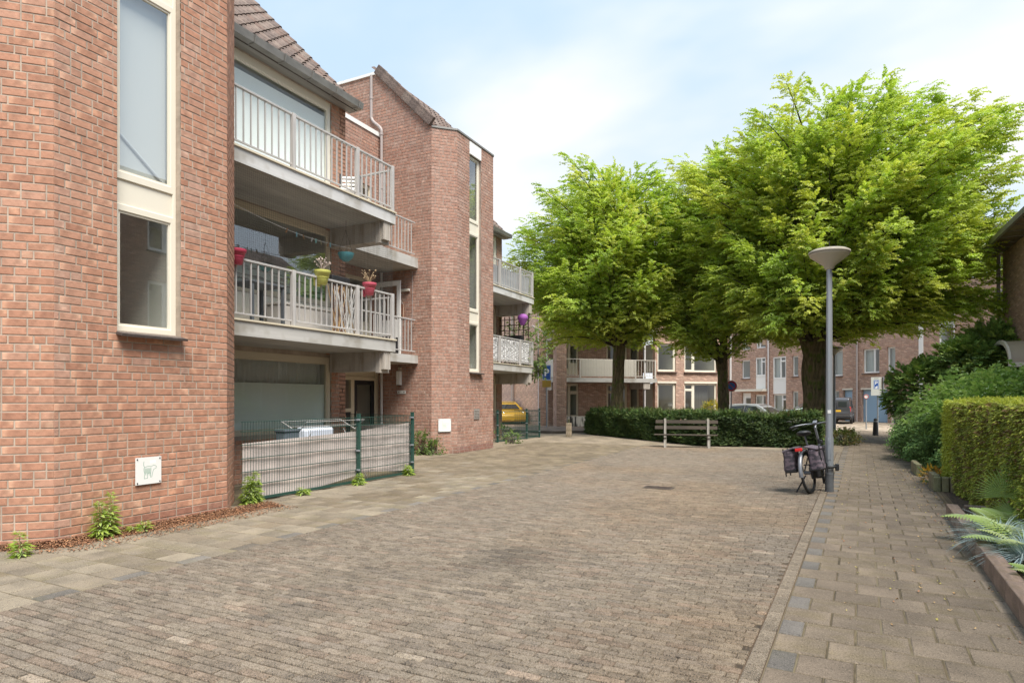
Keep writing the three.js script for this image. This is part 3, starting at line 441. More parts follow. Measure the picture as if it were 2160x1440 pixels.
{ // small things in the fenced garden
  solo('storage_bin', mrg([rb(0.22, 0.42, 0.34, 0.03, 0, 0.8, 0), rb(0.25, 0.05, 0.37, 0.015, 0, 1.0, 0)]), Mt({ color: rgb(0.10, 0.12, 0.14) }), 'dark grey bin showing above the garden screen', 'bin', [-8.35, 0, -8.05]);
  solo('plastic_sack', rb(0.30, 0.34, 0.72, 0.07, 0, 0.86, 0, 3), Mt({ color: rgb(0.66, 0.70, 0.78), roughness: 0.4 }), 'white and bluish sack beside the dark bin in the garden', 'sack', [-8.4, 0, -8.75]);
  const r = thing('clothes_airer', 'thin wire clothes airer standing in the fenced garden', 'airer', [-8.35, 0, -8.3]); const w = [];
  for (const k of [-1, 1]) mk('wing', mrg([bar(V(0, 0.95, 0), V(0.3 * k, 1.14, 0.1), 0.008), bar(V(0, 0.95, -1.5), V(0.3 * k, 1.14, -1.4), 0.008), bar(V(0.3 * k, 1.14, 0.1), V(0.3 * k, 1.14, -1.4), 0.006), bar(V(0.15 * k, 1.045, 0.05), V(0.15 * k, 1.045, -1.45), 0.004)]), M.rail, r);
  mk('leg', mrg([bar(V(-0.3, 0, 0), V(0.3, 0.95, 0), 0.009), bar(V(-0.3, 0, -1.5), V(0.3, 0.95, -1.5), 0.009), bar(V(0.3, 0, 0), V(-0.3, 0.95, 0), 0.009), bar(V(0.3, 0, -1.5), V(-0.3, 0.95, -1.5), 0.009)]), M.rail, r);
  solo('planter_box', rb(0.5, 0.9, 1.2, 0.02, 0, 0.45, 0), M.creamOld, 'cream box by the entrance behind the fence', 'planter', [-9.35, 0, -11.75]);
}
// ---------------------------------------------------------------- plates, lamps and numbers on the walls
function canvasTex(w, h, draw) { const c = document.createElement('canvas'); c.width = w; c.height = h; draw(c.getContext('2d'), w, h); const t = new THREE.CanvasTexture(c); t.colorSpace = THREE.SRGBColorSpace; return t; }
function board(parent, name, w, h, th, front, side) { return mk(name, new THREE.BoxGeometry(w, h, th), [side, side, side, side, front, side], parent); }
function plaque(label, p, turn, w, draw, cat = 'plaque') {
  const t = thing('wall_plaque', label, cat, p, turn), f = Mt({ map: canvasTex(256, 256, draw), roughness: 0.4 });
  board(t, 'plate', w, w, 0.008, f, M.white).position.z = 0.012; const k = w / 2 - 0.02; for (const sx of [-1, 1]) for (const sy of [-1, 1]) mk('screw', cyl(0.008, 0.008, 0.006, 0, 0, 0, 8).rotateX(Math.PI / 2), M.black, t).position.set(sx * k, sy * k, 0.016); return t;
}
const dog = (g, s) => { g.fillStyle = '#dfdfdb'; g.fillRect(0, 0, 256, 256); g.strokeStyle = s; g.lineWidth = 5; g.lineCap = 'round'; g.beginPath(); g.moveTo(82, 40); g.quadraticCurveTo(70, 80, 92, 96); g.quadraticCurveTo(120, 80, 150, 92); g.lineTo(180, 80); g.lineTo(205, 92); g.lineTo(203, 110); g.lineTo(178, 122); g.quadraticCurveTo(168, 140, 160, 190); g.lineTo(146, 192); g.lineTo(144, 150); g.lineTo(120, 152); g.lineTo(116, 200); g.lineTo(84, 202); g.lineTo(88, 150); g.quadraticCurveTo(76, 120, 84, 96); g.stroke(); g.lineWidth = 2.5; for (let i = 0; i < 16; i++) { g.beginPath(); g.moveTo(88 + i * 4.4, 100 + (i % 3) * 5); g.lineTo(90 + i * 4, 150 + (i % 4) * 10); g.stroke(); } g.fillStyle = '#f6f6f4'; g.fillRect(140, 34, 58, 24); };
plaque('square white plaque with a green dog drawing on the red tower', [-7.288, 0.69, -4.84], Math.PI / 2, 0.32, g => dog(g, '#8ba595'));
plaque('square white plaque with a faded drawing on the brown tower corner', [-9.642, 0.80, -15.062], Math.PI / 4, 0.36, g => { dog(g, '#c3d0c4'); });
solo('air_vent', mrg([bb(-0.16, 0.16, -0.15, 0.15, 0, 0.012), ...[0, 1, 2, 3, 4, 5].map(k => bb(-0.14, 0.14, -0.12 + k * 0.045, -0.10 + k * 0.045, 0.012, 0.02))]).rotateY(Math.PI / 2), Mt({ color: rgb(0.42, 0.38, 0.34), map: T.conc }), 'square grey vent plate low on the brown tower', 'vent', [-9.389, 1.08, -16.42]);
{ const t = thing('house_number_sign', 'white enamel sign with house numbers 36½–46', 'sign', [-10.93, 1.73, -14.812]); const f = Mt({ map: canvasTex(512, 160, (g, w, h) => { g.fillStyle = '#e8e6df'; g.fillRect(0, 0, w, h); g.strokeStyle = '#22262a'; g.lineWidth = 8; g.strokeRect(8, 8, w - 16, h - 16); g.fillStyle = '#1c2126'; g.font = 'bold 112px sans-serif'; g.textBaseline = 'middle'; g.textAlign = 'center'; g.fillText('36', 92, 84); g.font = 'bold 60px sans-serif'; g.fillText('½', 196, 78); g.font = 'bold 112px sans-serif'; g.fillText('–', 272, 80); g.fillText('46', 400, 84); }), roughness: 0.3 }); board(t, 'plate', 0.30, 0.10, 0.008, f, M.white).position.z = 0.012; }
{ const t = thing('wall_lamp', 'white box lamp on the gable beside the entrance', 'lamp', [-10.98, 1.95, -14.812]); mk('bracket', bb(-0.045, 0.045, 0.40, 0.48, 0, 0.05), M.creamOld, t); mk('diffuser', rb(0.13, 0.40, 0.11, 0.012, 0, 0.18, 0.06), M.white, t); mk('foot', bb(-0.05, 0.05, -0.04, -0.022, 0.02, 0.1), M.black, t); }
{ const t = thing('tube_light', 'white fluorescent tube light on the gable by the gallery', 'lamp', [-10.85, 4.62, -14.812]); mk('batten', rb(0.42, 0.07, 0.06, 0.012, 0, 0, 0.035), M.cream, t); mk('end_cap', mrg([bb(-0.215, -0.21, -0.03, 0.03, 0.01, 0.06), bb(0.21, 0.215, -0.03, 0.03, 0.01, 0.06)]), M.white, t); }
{ const t = thing('wall_board', 'small brown wooden board with a green motif hanging on the gable', 'board', [-10.95, 4.02, -14.812]); board(t, 'panel', 0.19, 0.42, 0.02, Mt({ map: canvasTex(128, 256, g => { g.fillStyle = '#8a5230'; g.fillRect(0, 0, 128, 256); g.fillStyle = '#2f5a3c'; for (const [x, y, r] of [[50, 170, 22], [70, 190, 20], [44, 205, 18], [64, 150, 14]]) { g.beginPath(); g.arc(x, y, r, 0, 7); g.fill(); } g.fillStyle = '#e4d9b8'; g.beginPath(); g.arc(56, 182, 9, 0, 7); g.fill(); }) }), M.orange).position.z = 0.014; mk('cord', mrg([bar(V(-0.05, 0.4, 0.01), V(0.09, 0.2, 0.012), 0.004, 5), bar(V(0.09, 0.2, 0.025), V(0.095, -0.2, 0.03), 0.004, 5)]), M.white, t); }
solo('wall_cable', tube([V(0, 0, 0), V(0.015, -0.9, 0), V(-0.01, -1.6, 0.01), V(0, -2.3, 0)], 0.008, 20, 6), M.pipe, 'thin cable hanging down the gable beside the gallery', 'cable', [-10.56, 5.15, -14.80]);
// ---------------------------------------------------------------- things on the balconies
function pot(label, c, p, s, plant, group) {
  const t = thing('flower_pot', label, 'pot', p, 0, group), m = Mt({ color: rgb(...c), roughness: 0.45 });
  mk('pot', lathe([[0.0, 0], [0.072, 0], [0.092, 0.1], [0.10, 0.1], [0.108, 0.17], [0.125, 0.17], [0.13, 0.215], [0.12, 0.215], [0.105, 0.12], [0, 0.12]].map(q => [q[0] * s, q[1] * s])), m, t);
  mk('hook', rb(0.06 * s, 0.16 * s, 0.11 * s, 0.012, -0.1 * s, 0.06 * s, 0), m, t);
  if (plant) { const r = rngOf(Math.round(p[2] * -100)), gs = []; for (let k = 0; k < 26; k++) { const a = r() * 6.28, h = 0.1 + 0.16 * r(), d = 0.05 + 0.10 * r(); gs.push(tube([V(0, 0.18 * s, 0), V(Math.cos(a) * d * 0.5, 0.2 * s + h * 0.7, Math.sin(a) * d * 0.5), V(Math.cos(a) * d, 0.2 * s + h, Math.sin(a) * d)], 0.004, 5, 4)); gs.push(new THREE.IcosahedronGeometry(0.012 + 0.01 * r(), 0).translate(Math.cos(a) * d, 0.2 * s + h, Math.sin(a) * d)); } mk('dry_stems', mrg(gs), Mt({ color: rgb(...plant), roughness: 1 }), t); }
  return t;
}
const RX = -8.10;
pot('raspberry red flower pot hooked on the railing by the tower', [0.46, 0.05, 0.10], [RX, 3.60, -6.80], 1.05, null);
pot('lime green flower pot with dry stems hooked on the railing', [0.55, 0.55, 0.14], [RX, 3.58, -8.62], 1.15, [0.42, 0.34, 0.30]);
pot('pink flower pot with dry brown stems hooked on the railing', [0.60, 0.11, 0.16], [RX, 3.58, -9.92], 1.1, [0.34, 0.25, 0.15]);
{ const t = thing('hanging_basket', 'turquoise bowl hanging on wires below the upper balcony', 'planter', [-8.5, 4.24, -9.7]); mk('bowl', lathe([[0, 0], [0.06, 0.005], [0.13, 0.07], [0.16, 0.16], [0.15, 0.16], [0.12, 0.08], [0, 0.05]]), Mt({ color: rgb(0.09, 0.32, 0.36), roughness: 0.5 }), t); mk('wires', mrg([0, 1, 2].map(k => bar(V(0.155 * Math.cos(k * 2.1), 0.16, 0.155 * Math.sin(k * 2.1)), V(0, 0.62, 0), 0.003, 5)).concat([bar(V(0, 0.61, 0), V(0, 0.80, 0), 0.003, 5)])), M.black, t); const r = rngOf(8); mk('dry_stems', mrg(Array.from({ length: 18 }, () => { const a = r() * 6.3, d = 0.05 + 0.1 * r(); return bar(V(0, 0.08, 0), V(Math.cos(a) * d, 0.2 + 0.12 * r(), Math.sin(a) * d), 0.003, 4); })), Mt({ color: rgb(0.28, 0.20, 0.13) }), t); }
{ // clothes line with pegs under the upper balcony
  const t = thing('clothes_line', 'white clothes line with coloured pegs under the upper balcony', 'clothes line', [-8.75, 4.80, -7.2]); const at = s => V(0.02 * s, -0.05 - 0.10 * Math.sin(s * Math.PI) - 0.15 * s, -2.9 * s);
  mk('line', tube([0, 0.25, 0.5, 0.75, 1].map(at), 0.005, 30, 6), M.white, t);
  const pg = mrg([bx(0.012, 0.09, 0.008, 0.004, -0.02, 0), bx(0.012, 0.09, 0.008, -0.008, -0.02, 0.004)]), pm = [[0.5, 0.25, 0.1], [0.25, 0.5, 0.55], [0.6, 0.3, 0.12], [0.75, 0.75, 0.72], [0.25, 0.55, 0.5], [0.5, 0.4, 0.2]].map(c => Mt({ color: rgb(...c) }));
  [0.42, 0.5, 0.555, 0.63, 0.665, 0.71, 0.78, 0.80].forEach((s, i) => { const q = mk('peg', pg, pm[i % 6], t); q.position.copy(at(s)); q.rotation.x = (i % 3 - 1) * 0.3; q.rotation.y = i; });
}
{ // pigeon net stretched from the upper slab to the railing
  const gs = [], t = 0.0016, z0 = -6.75, z1 = -10.72, x = -8.145; for (let z = z0; z > z1; z -= 0.04) gs.push(bx(t, 1.42, t, x, 4.44, z)); for (let y = 3.74; y < 5.16; y += 0.04) gs.push(bx(t, t, z0 - z1, x, y, (z0 + z1) / 2));
  for (let k = 0; k < 34; k++) gs.push(bx(t, 1.42, t, x - 0.02 - k * 0.04, 4.44, z1)); for (let y = 3.74; y < 5.16; y += 0.04) gs.push(bx(1.35, t, t, x - 0.68, y, z1));
  solo('pigeon_net', mrg(gs), Mt({ color: rgb(0.05, 0.05, 0.045) }), 'fine dark pigeon net closing the middle balcony above its railing', 'net');
}
{ // balcony furniture
  solo('storage_bench', mrg([rb(0.42, 0.5, 1.3, 0.02, 0, 0.25, 0), rb(0.46, 0.05, 1.34, 0.015, 0, 0.53, 0)]), Mt({ color: rgb(0.56, 0.52, 0.47) }), 'long beige storage bench against the middle balcony window', 'bench', [-9.2, 2.78, -9.2]);
  const tb = thing('balcony_table', 'dark grey metal table on the middle balcony', 'table', [-8.75, 2.78, -7.75]); mk('top', rb(0.6, 0.04, 0.75, 0.01, 0, 0.70, 0), Mt({ color: rgb(0.10, 0.11, 0.12) }), tb); for (const sx of [-1, 1]) for (const sz of [-1, 1]) mk('leg', bx(0.05, 0.68, 0.05, sx * 0.26, 0.34, sz * 0.33), Mt({ color: rgb(0.10, 0.11, 0.12) }), tb);
  const ar = thing('drying_rack', 'folded white drying rack leaning behind the middle balcony railing', 'rack', [-8.35, 2.78, -9.55]), r = rngOf(4); mk('rods', mrg(Array.from({ length: 22 }, (_, k) => bar(V((r() - 0.5) * 0.2, 0, (r() - 0.5) * 0.5), V((r() - 0.5) * 0.25, 0.75 + 0.15 * r(), (r() - 0.5) * 0.7), 0.006, 5))), M.white, ar); mk('sticks', mrg(Array.from({ length: 6 }, () => bar(V((r() - 0.5) * 0.2, 0, 0.1 + (r() - 0.5) * 0.5), V((r() - 0.5) * 0.2, 0.9, 0.2 + (r() - 0.5) * 0.6), 0.009, 5))), Mt({ color: rgb(0.42, 0.27, 0.13) }), ar);
  solo('balcony_trough', rb(0.22, 0.14, 0.5, 0.02, 0, 0, 0), M.black, 'black plant trough behind the middle balcony rail', 'planter', [-8.5, 3.82, -9.45]);
  solo('crate', rb(0.5, 0.45, 0.4, 0.02, 0, 0.225, 0), M.black, 'black crate standing on the lower gallery', 'crate', [-10.75, 2.757, -13.9]);
  const ch = thing('garden_chair', 'white slatted garden chair on the upper balcony', 'chair', [-8.95, 5.41, -10.3], 0.6); for (let k = 0; k < 5; k++) mk('slat', bx(0.42, 0.04, 0.012, 0, 0.5 + k * 0.075, -0.2), M.white, ch); mk('seat', bx(0.44, 0.03, 0.42, 0, 0.43, 0), M.white, ch); for (const sx of [-1, 1]) { mk('leg', bx(0.03, 0.43, 0.03, sx * 0.2, 0.215, 0.19), M.black, ch); mk('leg', bx(0.03, 0.86, 0.03, sx * 0.2, 0.43, -0.2), M.black, ch); }
  // far block: grey cloths, trellis, lantern, trough
  for (const [y, lb, ht] of [[5.50, 'plain grey cloth inside the far upper balcony railing', 0.66], [2.92, 'grey and white zebra cloth inside the far lower balcony railing', 0.74]]) { const g = new THREE.PlaneGeometry(4.0, ht, 120, 6), p = g.attributes.position; for (let i = 0; i < p.count; i++) p.setZ(i, 0.02 * Math.sin(p.getX(i) * 9 + p.getY(i) * 3) + 0.01 * Math.sin(p.getX(i) * 23)); g.computeVertexNormals(); g.rotateY(Math.PI / 2); const zeb = y < 4; solo('balcony_cloth', g, zeb ? Mt({ map: tex(256, (x, yy) => { const w = Math.sin((x * 26 + 2.2 * Math.sin(yy * 9) + 3 * fbm(x * 6, yy * 6, 301, 3)) * 3); return w > 0.1 - 0.5 * yy ? 0.68 : 0.46; }, 1), side: THREE.DoubleSide }) : Mt({ color: rgb(0.42, 0.45, 0.48), map: T.conc, side: THREE.DoubleSide }), lb, 'cloth', [-10.33, y + ht / 2, -20.1]); }
  const tr = thing('trellis', 'dark wooden trellis at the end of the far lower balcony', 'trellis', [-10.35, 2.78, -22.15]), tm = Mt({ color: rgb(0.06, 0.03, 0.025) }); for (let k = 0; k < 7; k++) mk('upright', bx(0.03, 1.95, 0.02, -1.25 + k * 0.205, 0.98, 0), tm, tr); for (let k = 0; k < 9; k++) mk('rung', bx(1.28, 0.025, 0.02, -0.63, 0.15 + k * 0.21, 0.02), tm, tr);
  solo('trough', rb(0.85, 0.2, 0.2, 0.03, 0, 0, 0), M.black, 'black trough hung on the dark trellis', 'planter', [-10.95, 3.85, -22.02]);
  const ln = thing('paper_lantern', 'purple lantern hanging under the far upper balcony', 'lantern', [-10.42, 4.33, -21.75]); mk('shade', lathe([[0.07, 0], [0.09, 0.03], [0.19, 0.22], [0.205, 0.29], [0.17, 0.37], [0.08, 0.42]]), new THREE.MeshPhysicalMaterial({ color: rgb(0.36, 0.10, 0.42), roughness: 0.8, transmission: 0.25, thickness: 0, side: THREE.DoubleSide }), ln); mk('cord', bar(V(0, 0.42, 0), V(0, 0.83, 0), 0.005, 5), M.black, ln);
}

// ---------------------------------------------------------------- corner building behind the hedge (faces at 45 degrees to the street)
const R2 = Math.SQRT1_2;
{
  const O = [-12.48, -30.05], B = thing('corner_building', 'brown brick flats with a corner pillar and a long panelled balcony', 'building', [O[0], 0, O[1]]);
  const at = (s, t) => [R2 * s - R2 * t, -R2 * s - R2 * t], fE = (s, t) => face(...at(s, t), R2, -R2), fL = (s, t) => face(...at(s, t), R2, R2); // fE: street side; fL: left side (u runs towards the street)
  const H3 = 8.2;
  // pillar at the corner
  put(mk('pillar', slabWithHoles([0, 0.56, 0, 5.2], [], 0.46).translate(0, 0, 0), M.far, B), fE(0, 0)); put(mk('pillar_foot', bb(-0.02, 0.58, 0, 0.12, -0.48, 0.02), M.lead, B), fE(0, 0));
  // back wall of the recess
  const rec = [[0.5, 2.0, 0.0, 2.35], [3.7, 5.0, 0.0, 2.35], [5.15, 5.75, 0.0, 2.35]], rec2 = rec.map(q => [q[0], q[1], 2.85, 4.98]), holes = rec.concat(rec2.slice(0, 3));
  wall(B, fE(0, 1.7), [-0.3, 6.0, -0.05, H3], holes, M.far, 0.25, 'recess_wall');
  for (const y of [0, 2.85]) {
    const h = y ? 2.13 : 2.35;
    windowAt(B, fE(0, 1.7), [0.5, 2.0, y, y + h], [[0.56, 1.40, y + (y ? 0.3 : 0.62), y + h - 0.12], [1.52, 1.92, y + 0.62, y + h - 0.55], [1.52, 1.92, y + h - 0.42, y + h - 0.1]], { set: 0.05, frame: M.creamOld, glass: M.glassLo, dep: 2 });
    windowAt(B, fE(0, 1.7), [3.7, 5.0, y, y + h], [[3.8, 4.25, y + 0.6, y + h - 0.5], [3.8, 4.25, y + h - 0.38, y + h - 0.1], [4.38, 4.9, y + 0.3, y + h - 0.1]], { set: 0.05, frame: M.creamOld, glass: M.glassLo, dep: 2 });
    windowAt(B, fE(0, 1.7), [5.15, 5.75, y, y + h], [[5.22, 5.68, y + 0.1, y + h - 0.15]], { set: 0.05, frame: M.creamOld, glass: M.glassLo, dep: 2 });
  }
  put(mk('stained_panel', bb(0.56, 2.02, 0, 0.62, -0.3, -0.2), Mt({ color: rgb(0.45, 0.42, 0.37), map: tex(256, (x, y) => { const s = fbm(x * 26, y * 1.5, 401, 4, 26); return 0.95 - 0.75 * clamp((s - 0.42) * 4); }, 1) }), B), fE(0, 0));
  // balcony slabs, fascia and rail
  for (const y of [2.40, 5.02]) { const s = put(mk('balcony_slab', bb(0.46, 5.9, y, y + 0.22, -1.68, -0.06), M.slabB, B), fE(0, 0)); mk('soffit_beam', bb(5.1, 5.5, y - 0.35, y - 0.001, -1.6, -0.1), M.beam, s); put(mk('side_slab', bb(-1.66, -0.47, y, y + 0.22, -0.5, -0.02), M.slabB, B), fL(0, 0)); put(mk('side_beam', bb(-1.6, -0.9, y - 0.42, y - 0.001, -0.45, -0.08), M.beam, B), fL(0, 0)); }
  const rg = railing(B, fE(0, 0.1), 0.58, 5.85, 2.62, 1.0, [1.36, 4.6, 5.8], { m: Mt({ color: rgb(0.50, 0.46, 0.40) }), step: 0.17 });
  put(mk('balcony_panel', mrg(Array.from({ length: 40 }, (_, k) => bb(1.42 + k * 0.078, 1.42 + k * 0.078 + 0.074, 2.70, 3.58, 0.03, 0.045 + (k % 2) * 0.006))), Mt({ color: rgb(0.62, 0.58, 0.50), map: T.streak }), B), fE(0, 0.1));
  put(mk('side_panel', bb(-1.6, -0.5, 2.66, 3.58, -0.08, -0.05), Mt({ color: rgb(0.58, 0.55, 0.49) }), B), fL(0, 0));
  put(mk('rain_pipe', cyl(0.05, 0.05, 5.0, 5.22, 0, 0.02, 10), M.pipeG, B), fE(0, 0.2));
  // wing with windows
  const hs = [[6.05, 7.2, 0.3, 2.38], [7.75, 9.85, 0.3, 2.38], [6.05, 7.2, 3.02, 4.55], [7.75, 9.85, 3.02, 4.55], [6.05, 7.2, 5.7, 7.2], [7.75, 9.85, 5.7, 7.2]];
  wall(B, fE(0, 0.25), [5.9, 10.85, -0.05, H3], hs, M.far, 0.25);
  hs.forEach(([a, b, c, d], i) => { const wide = b - a > 1.5, lo = c < 1; windowAt(B, fE(0, 0.25), [a, b, c, d], wide ? [[a + 0.08, a + 0.52, c + 0.1, d - (lo ? 0.42 : 0.08)], ...(lo ? [[a + 0.08, a + 0.52, d - 0.32, d - 0.08]] : []), [a + 0.66, b - 0.07, c + 0.07, d - 0.07]] : [[a + 0.07, b - 0.12, c + 0.08, d - 0.08]], { set: 0.06, frame: M.cream, glass: M.glassLo, sill: lo ? null : M.sill, dep: 2 }); if (lo) put(mk('lintel', bb(a - 0.02, b + 0.02, d + 0.002, d + 0.1, -0.04, 0.03), M.cream, B), fE(0, 0.25)); });
  const wg = put(grp('window_decor', B), fE(0, 0.25)); mk('curtain', pleats(8.55, 9.5, 0.4, 2.3, -0.35, 5), Mt({ color: rgb(0.10, 0.09, 0.08), side: THREE.DoubleSide }), wg);
  put(mk('rain_pipe', cyl(0.06, 0.06, H3, 10.72, 0, 0.08, 10), M.pipeG, B), fE(0, 0.25));
  wall(B, face(...at(10.85, 0.25), -R2, -R2), [0, 5, -0.05, H3], [], M.far, 0.25, 'end_wall');
  // left wing: pale side wall that turns away
  const hl = [[-8.3, -7.7, 1.2, 2.3]];
  wall(B, face(...at(-0.16, 6.44), R2, R2), [0, 4.71, -0.05, H3], [], M.pale, 0.25, 'side_wall');
  wall(B, face(...at(0.4, 13.5), R2, R2), [0, 7.06, -0.05, H3], [[5.2, 6.0, 1.2, 2.2], [5.2, 6.0, 3.7, 4.8]], M.pale, 0.25, 'side_wall');
  for (const y of [1.2, 3.7]) windowAt(B, face(...at(0.4, 13.5), R2, R2), [5.2, 6.0, y, y + (y < 2 ? 1 : 1.1)], [[5.27, 5.93, y + 0.07, y + 0.9]], { glass: M.glassLo, set: 0.06, sill: M.sill });
  put(mk('rain_pipe', cyl(0.07, 0.07, H3, 4.62, 0, 0.09, 10), M.pipeG, B), face(...at(-0.16, 6.44), R2, R2)); put(mk('rain_pipe', cyl(0.10, 0.10, H3, 0.1, 0, 0.10, 10), M.pipe, B), face(...at(-0.16, 6.44), R2, R2));
  wall(B, fE(0, 1.73), [-0.16, 0.35, -0.05, H3], [], M.far, 0.2, 'corner_wall');
  put(mk('roof', bb(-0.3, 10.85, H3 - 0.25, H3 - 0.002, -9, -1.7), M.lead, B), fE(0, 0)); put(mk('eave', bb(-0.3, 10.9, H3, H3 + 0.14, -9, 0.0), M.cream, B), fE(0, 0));
  put(mk('stool', mrg([bar(V(-0.05, 0, 0), V(0.12, 0.85, 0), 0.03), bar(V(0.35, 0, 0), V(0.2, 0.85, 0), 0.03), bx(0.3, 0.04, 0.3, 0.16, 0.6, 0)]), Mt({ color: rgb(0.55, 0.38, 0.22) }), B), face(...at(0.55, 1.35), R2, -R2));
}
{ // raised pavement with a dark kerb in front of it
  const sh = [[-19, -26.2], [-10.9, -25.9], [-9.3, -27.6], [-5.4, -31.6], [-3.4, -35.4], [-5.0, -37.4], [-12.2, -30.2], [-21, -38]], s = new THREE.Shape(sh.map(p => new THREE.Vector2(p[0], -p[1])));
  const k = setting('far_kerb', new THREE.ExtrudeGeometry(s, { depth: 0.10, bevelEnabled: false }).rotateX(-Math.PI / 2).translate(0, 0.0, 0), Mt({ color: rgb(0.16, 0.13, 0.11), map: T.slab }));
  setting('far_pavement', new THREE.ShapeGeometry(new THREE.Shape(sh.map(([x, z]) => new THREE.Vector2(x * 0.995 - 0.06, -z * 1.004)))).rotateX(-Math.PI / 2).translate(0, 0.104, 0), Mt({ color: rgb(0.36, 0.25, 0.18), map: T.slab }));
  setting('far_street', new THREE.PlaneGeometry(60, 40).rotateX(-Math.PI / 2).translate(4, 0.001, -54.5), Mt({ color: rgb(0.40, 0.33, 0.26), map: T.paver, bumpMap: T.paverB, bumpScale: 0.004, roughness: 0.97 }));
}
// ---------------------------------------------------------------- the long building across the far street
{
  const O = [3.47, -46.39], B = thing('terrace_building', 'long brick building with blue garage doors across the far street', 'building', [O[0], 0, O[1]]);
  const fS = face(0, 0, R2, R2), A = s => -s; // u runs to the right and nearer; photo position s to the left is u = -s
  const win = [], add = (a, b, c, d, k) => win.push([A(a), A(b), c, d, k]);
  // left houses
  add(14.25, 13.2, 3.2, 4.75, 'one'); add(12.5, 11.35, 2.2, 4.85, 'bay'); add(14.2, 13.1, 0.3, 2.0, 'door'); add(12.6, 11.35, 0.3, 1.85, 'two');
  add(10.5, 9.1, 1.9, 4.78, 'bay'); add(10.5, 9.1, 0.45, 1.88, 'cross'); add(8.45, 7.85, 3.2, 4.75, 'one'); add(8.45, 7.85, 0.45, 2.1, 'one');
  add(14.25, 13.2, 5.6, 7.2, 'orange'); add(12.5, 11.35, 5.6, 7.2, 'orange'); add(10.5, 9.1, 5.9, 7.2, 'two');
  // garage part
  add(4.6, 3.75, 3.1, 4.9, 'one'); add(2.1, 0.85, 3.2, 4.8, 'two'); add(0.28, -0.3, 3.2, 4.8, 'one'); add(4.5, 4.05, 1.3, 2.1, 'one'); add(3.7, 2.95, 0.0, 2.12, 'blue'); add(2.2, 0.25, 0.0, 2.12, 'garage'); add(-0.02, -0.42, 0.0, 2.12, 'teal');
  add(-1.9, -2.2, 0.6, 6.0, 'tall'); add(-3.2, -4.1, 3.4, 7.0, 'tall'); add(-6.2, -7.4, 6.2, 7.4, 'two');
  const seg = [[-16, -9.0 + 2.0, 8.4], [-7.0, 1.95, 9.4], [1.95, 12, 8.2]];
  const inSeg = (s) => win.filter(w => w[0] >= s[0] && w[1] <= s[1]).map(w => w.slice(0, 4));
  seg.forEach((s, i) => { const w = wall(B, fS, [s[0] + (i ? 0.002 : 0), s[1], -0.05, s[2]], inSeg(s), M.far, 0.3); if (i === 2) w.position.z += 0; });
  win.forEach(([a, b, c, d, k], i) => {
    const W = (p, o = {}) => windowAt(B, fS, [a, b, c, d], p, { set: 0.10, frame: M.white, glass: M.glassLo, dep: 1.5, ...o }), e = 0.08;
    const cur = (x, u0, u1, y0, y1) => mk('curtain', pleats(u0, u1, y0, y1, x.n - 0.2, i), M.curtain, x.w);
    if (k === 'one') { const x = W([[a + e, b - e, c + e, d - e]], { sill: M.sill }); if (i % 2) cur(x, a + e, b - e, c + 0.1, d - 0.1); }
    if (k === 'two' || k === 'cross') { const m = lerp(a, b, 0.62), x = W(k === 'two' ? [[a + e, m, c + e, d - e], [m + 0.1, b - e, c + e, d - e]] : [[a + e, m, c + e, d - e], [m + 0.1, b - e, c + e, d - 0.45], [m + 0.1, b - e, d - 0.36, d - e]], { sill: M.sill }); cur(x, a + e, m - 0.2, c + 0.1, d - 0.1); }
    if (k === 'bay') { const m = lerp(a, b, 0.55), sp = c + 1.25, x = W([[a + e, m, sp, d - e], [m + 0.1, b - e, sp, d - 0.4], [m + 0.1, b - e, d - 0.32, d - e]], { panels: [[a + 0.02, b - 0.02, c + 0.03, sp - 0.12]], set: 0.02 }); cur(x, a + e, m - 0.1, sp, d - 0.1); }
    if (k === 'orange') { const x = W([[a + e, lerp(a, b, 0.3), c + e, d - e], [lerp(a, b, 0.4), b - e, c + e, d - e]]); mk('roller_blind', bb(a + e, b - e, c + 0.25, d - 0.1, x.n - 0.14, x.n - 0.13), M.orange, x.w); }
    if (k === 'door') { W([[a + 0.35, b - 0.12, c + 0.1, d - 0.4]], { panels: [[a + 0.05, b - 0.05, d - 0.34, d - 0.05]] }); put(mk('canopy', bb(a - 0.3, b + 2.0, d + 0.12, d + 0.3, 0.001, 0.5), M.cream, B), fS); }
    if (k === 'tall') W([[a + 0.06, b - 0.06, c + 0.06, lerp(c, d, 0.35)], [a + 0.06, b - 0.06, lerp(c, d, 0.38), lerp(c, d, 0.68)], [a + 0.06, b - 0.06, lerp(c, d, 0.71), d - 0.06]], { set: 0.0 });
    if (k === 'blue' || k === 'garage') { const g = put(grp('garage_door', B), fS), bm = Mt({ color: rgb(0.33, 0.47, 0.60), roughness: 0.5 }), n = Math.round((b - a) / 0.105); for (let q = 0; q < n; q++) mk('board', rb((b - a) / n - 0.008, d - c - 0.05, 0.02, 0.004, a + (q + 0.5) * (b - a) / n, (c + d) / 2, -0.16), bm, g); mk('backing', bb(a, b, c, d, -0.2, -0.175), bm, g); mk('lintel', bb(a - 0.05, b + 0.05, d + 0.002, d + 0.10, -0.05, 0.03), M.cream, g); if (k === 'garage') mk('handle', rb(0.16, 0.03, 0.03, 0.008, lerp(a, b, 0.58), 0.38, -0.14), M.black, g); }
    if (k === 'teal') { const g = put(grp('side_door', B), fS); mk('leaf', bb(a + 0.11, b, c, d - 0.04, -0.14, -0.10), Mt({ color: rgb(0.01, 0.11, 0.14), roughness: 0.4 }), g); mk('jamb', bb(a, a + 0.108, c, d, -0.12, -0.02), M.cream, g); mk('lintel', bb(a - 0.05, b + 0.02, d + 0.002, d + 0.09, -0.05, 0.03), M.cream, g); }
  });
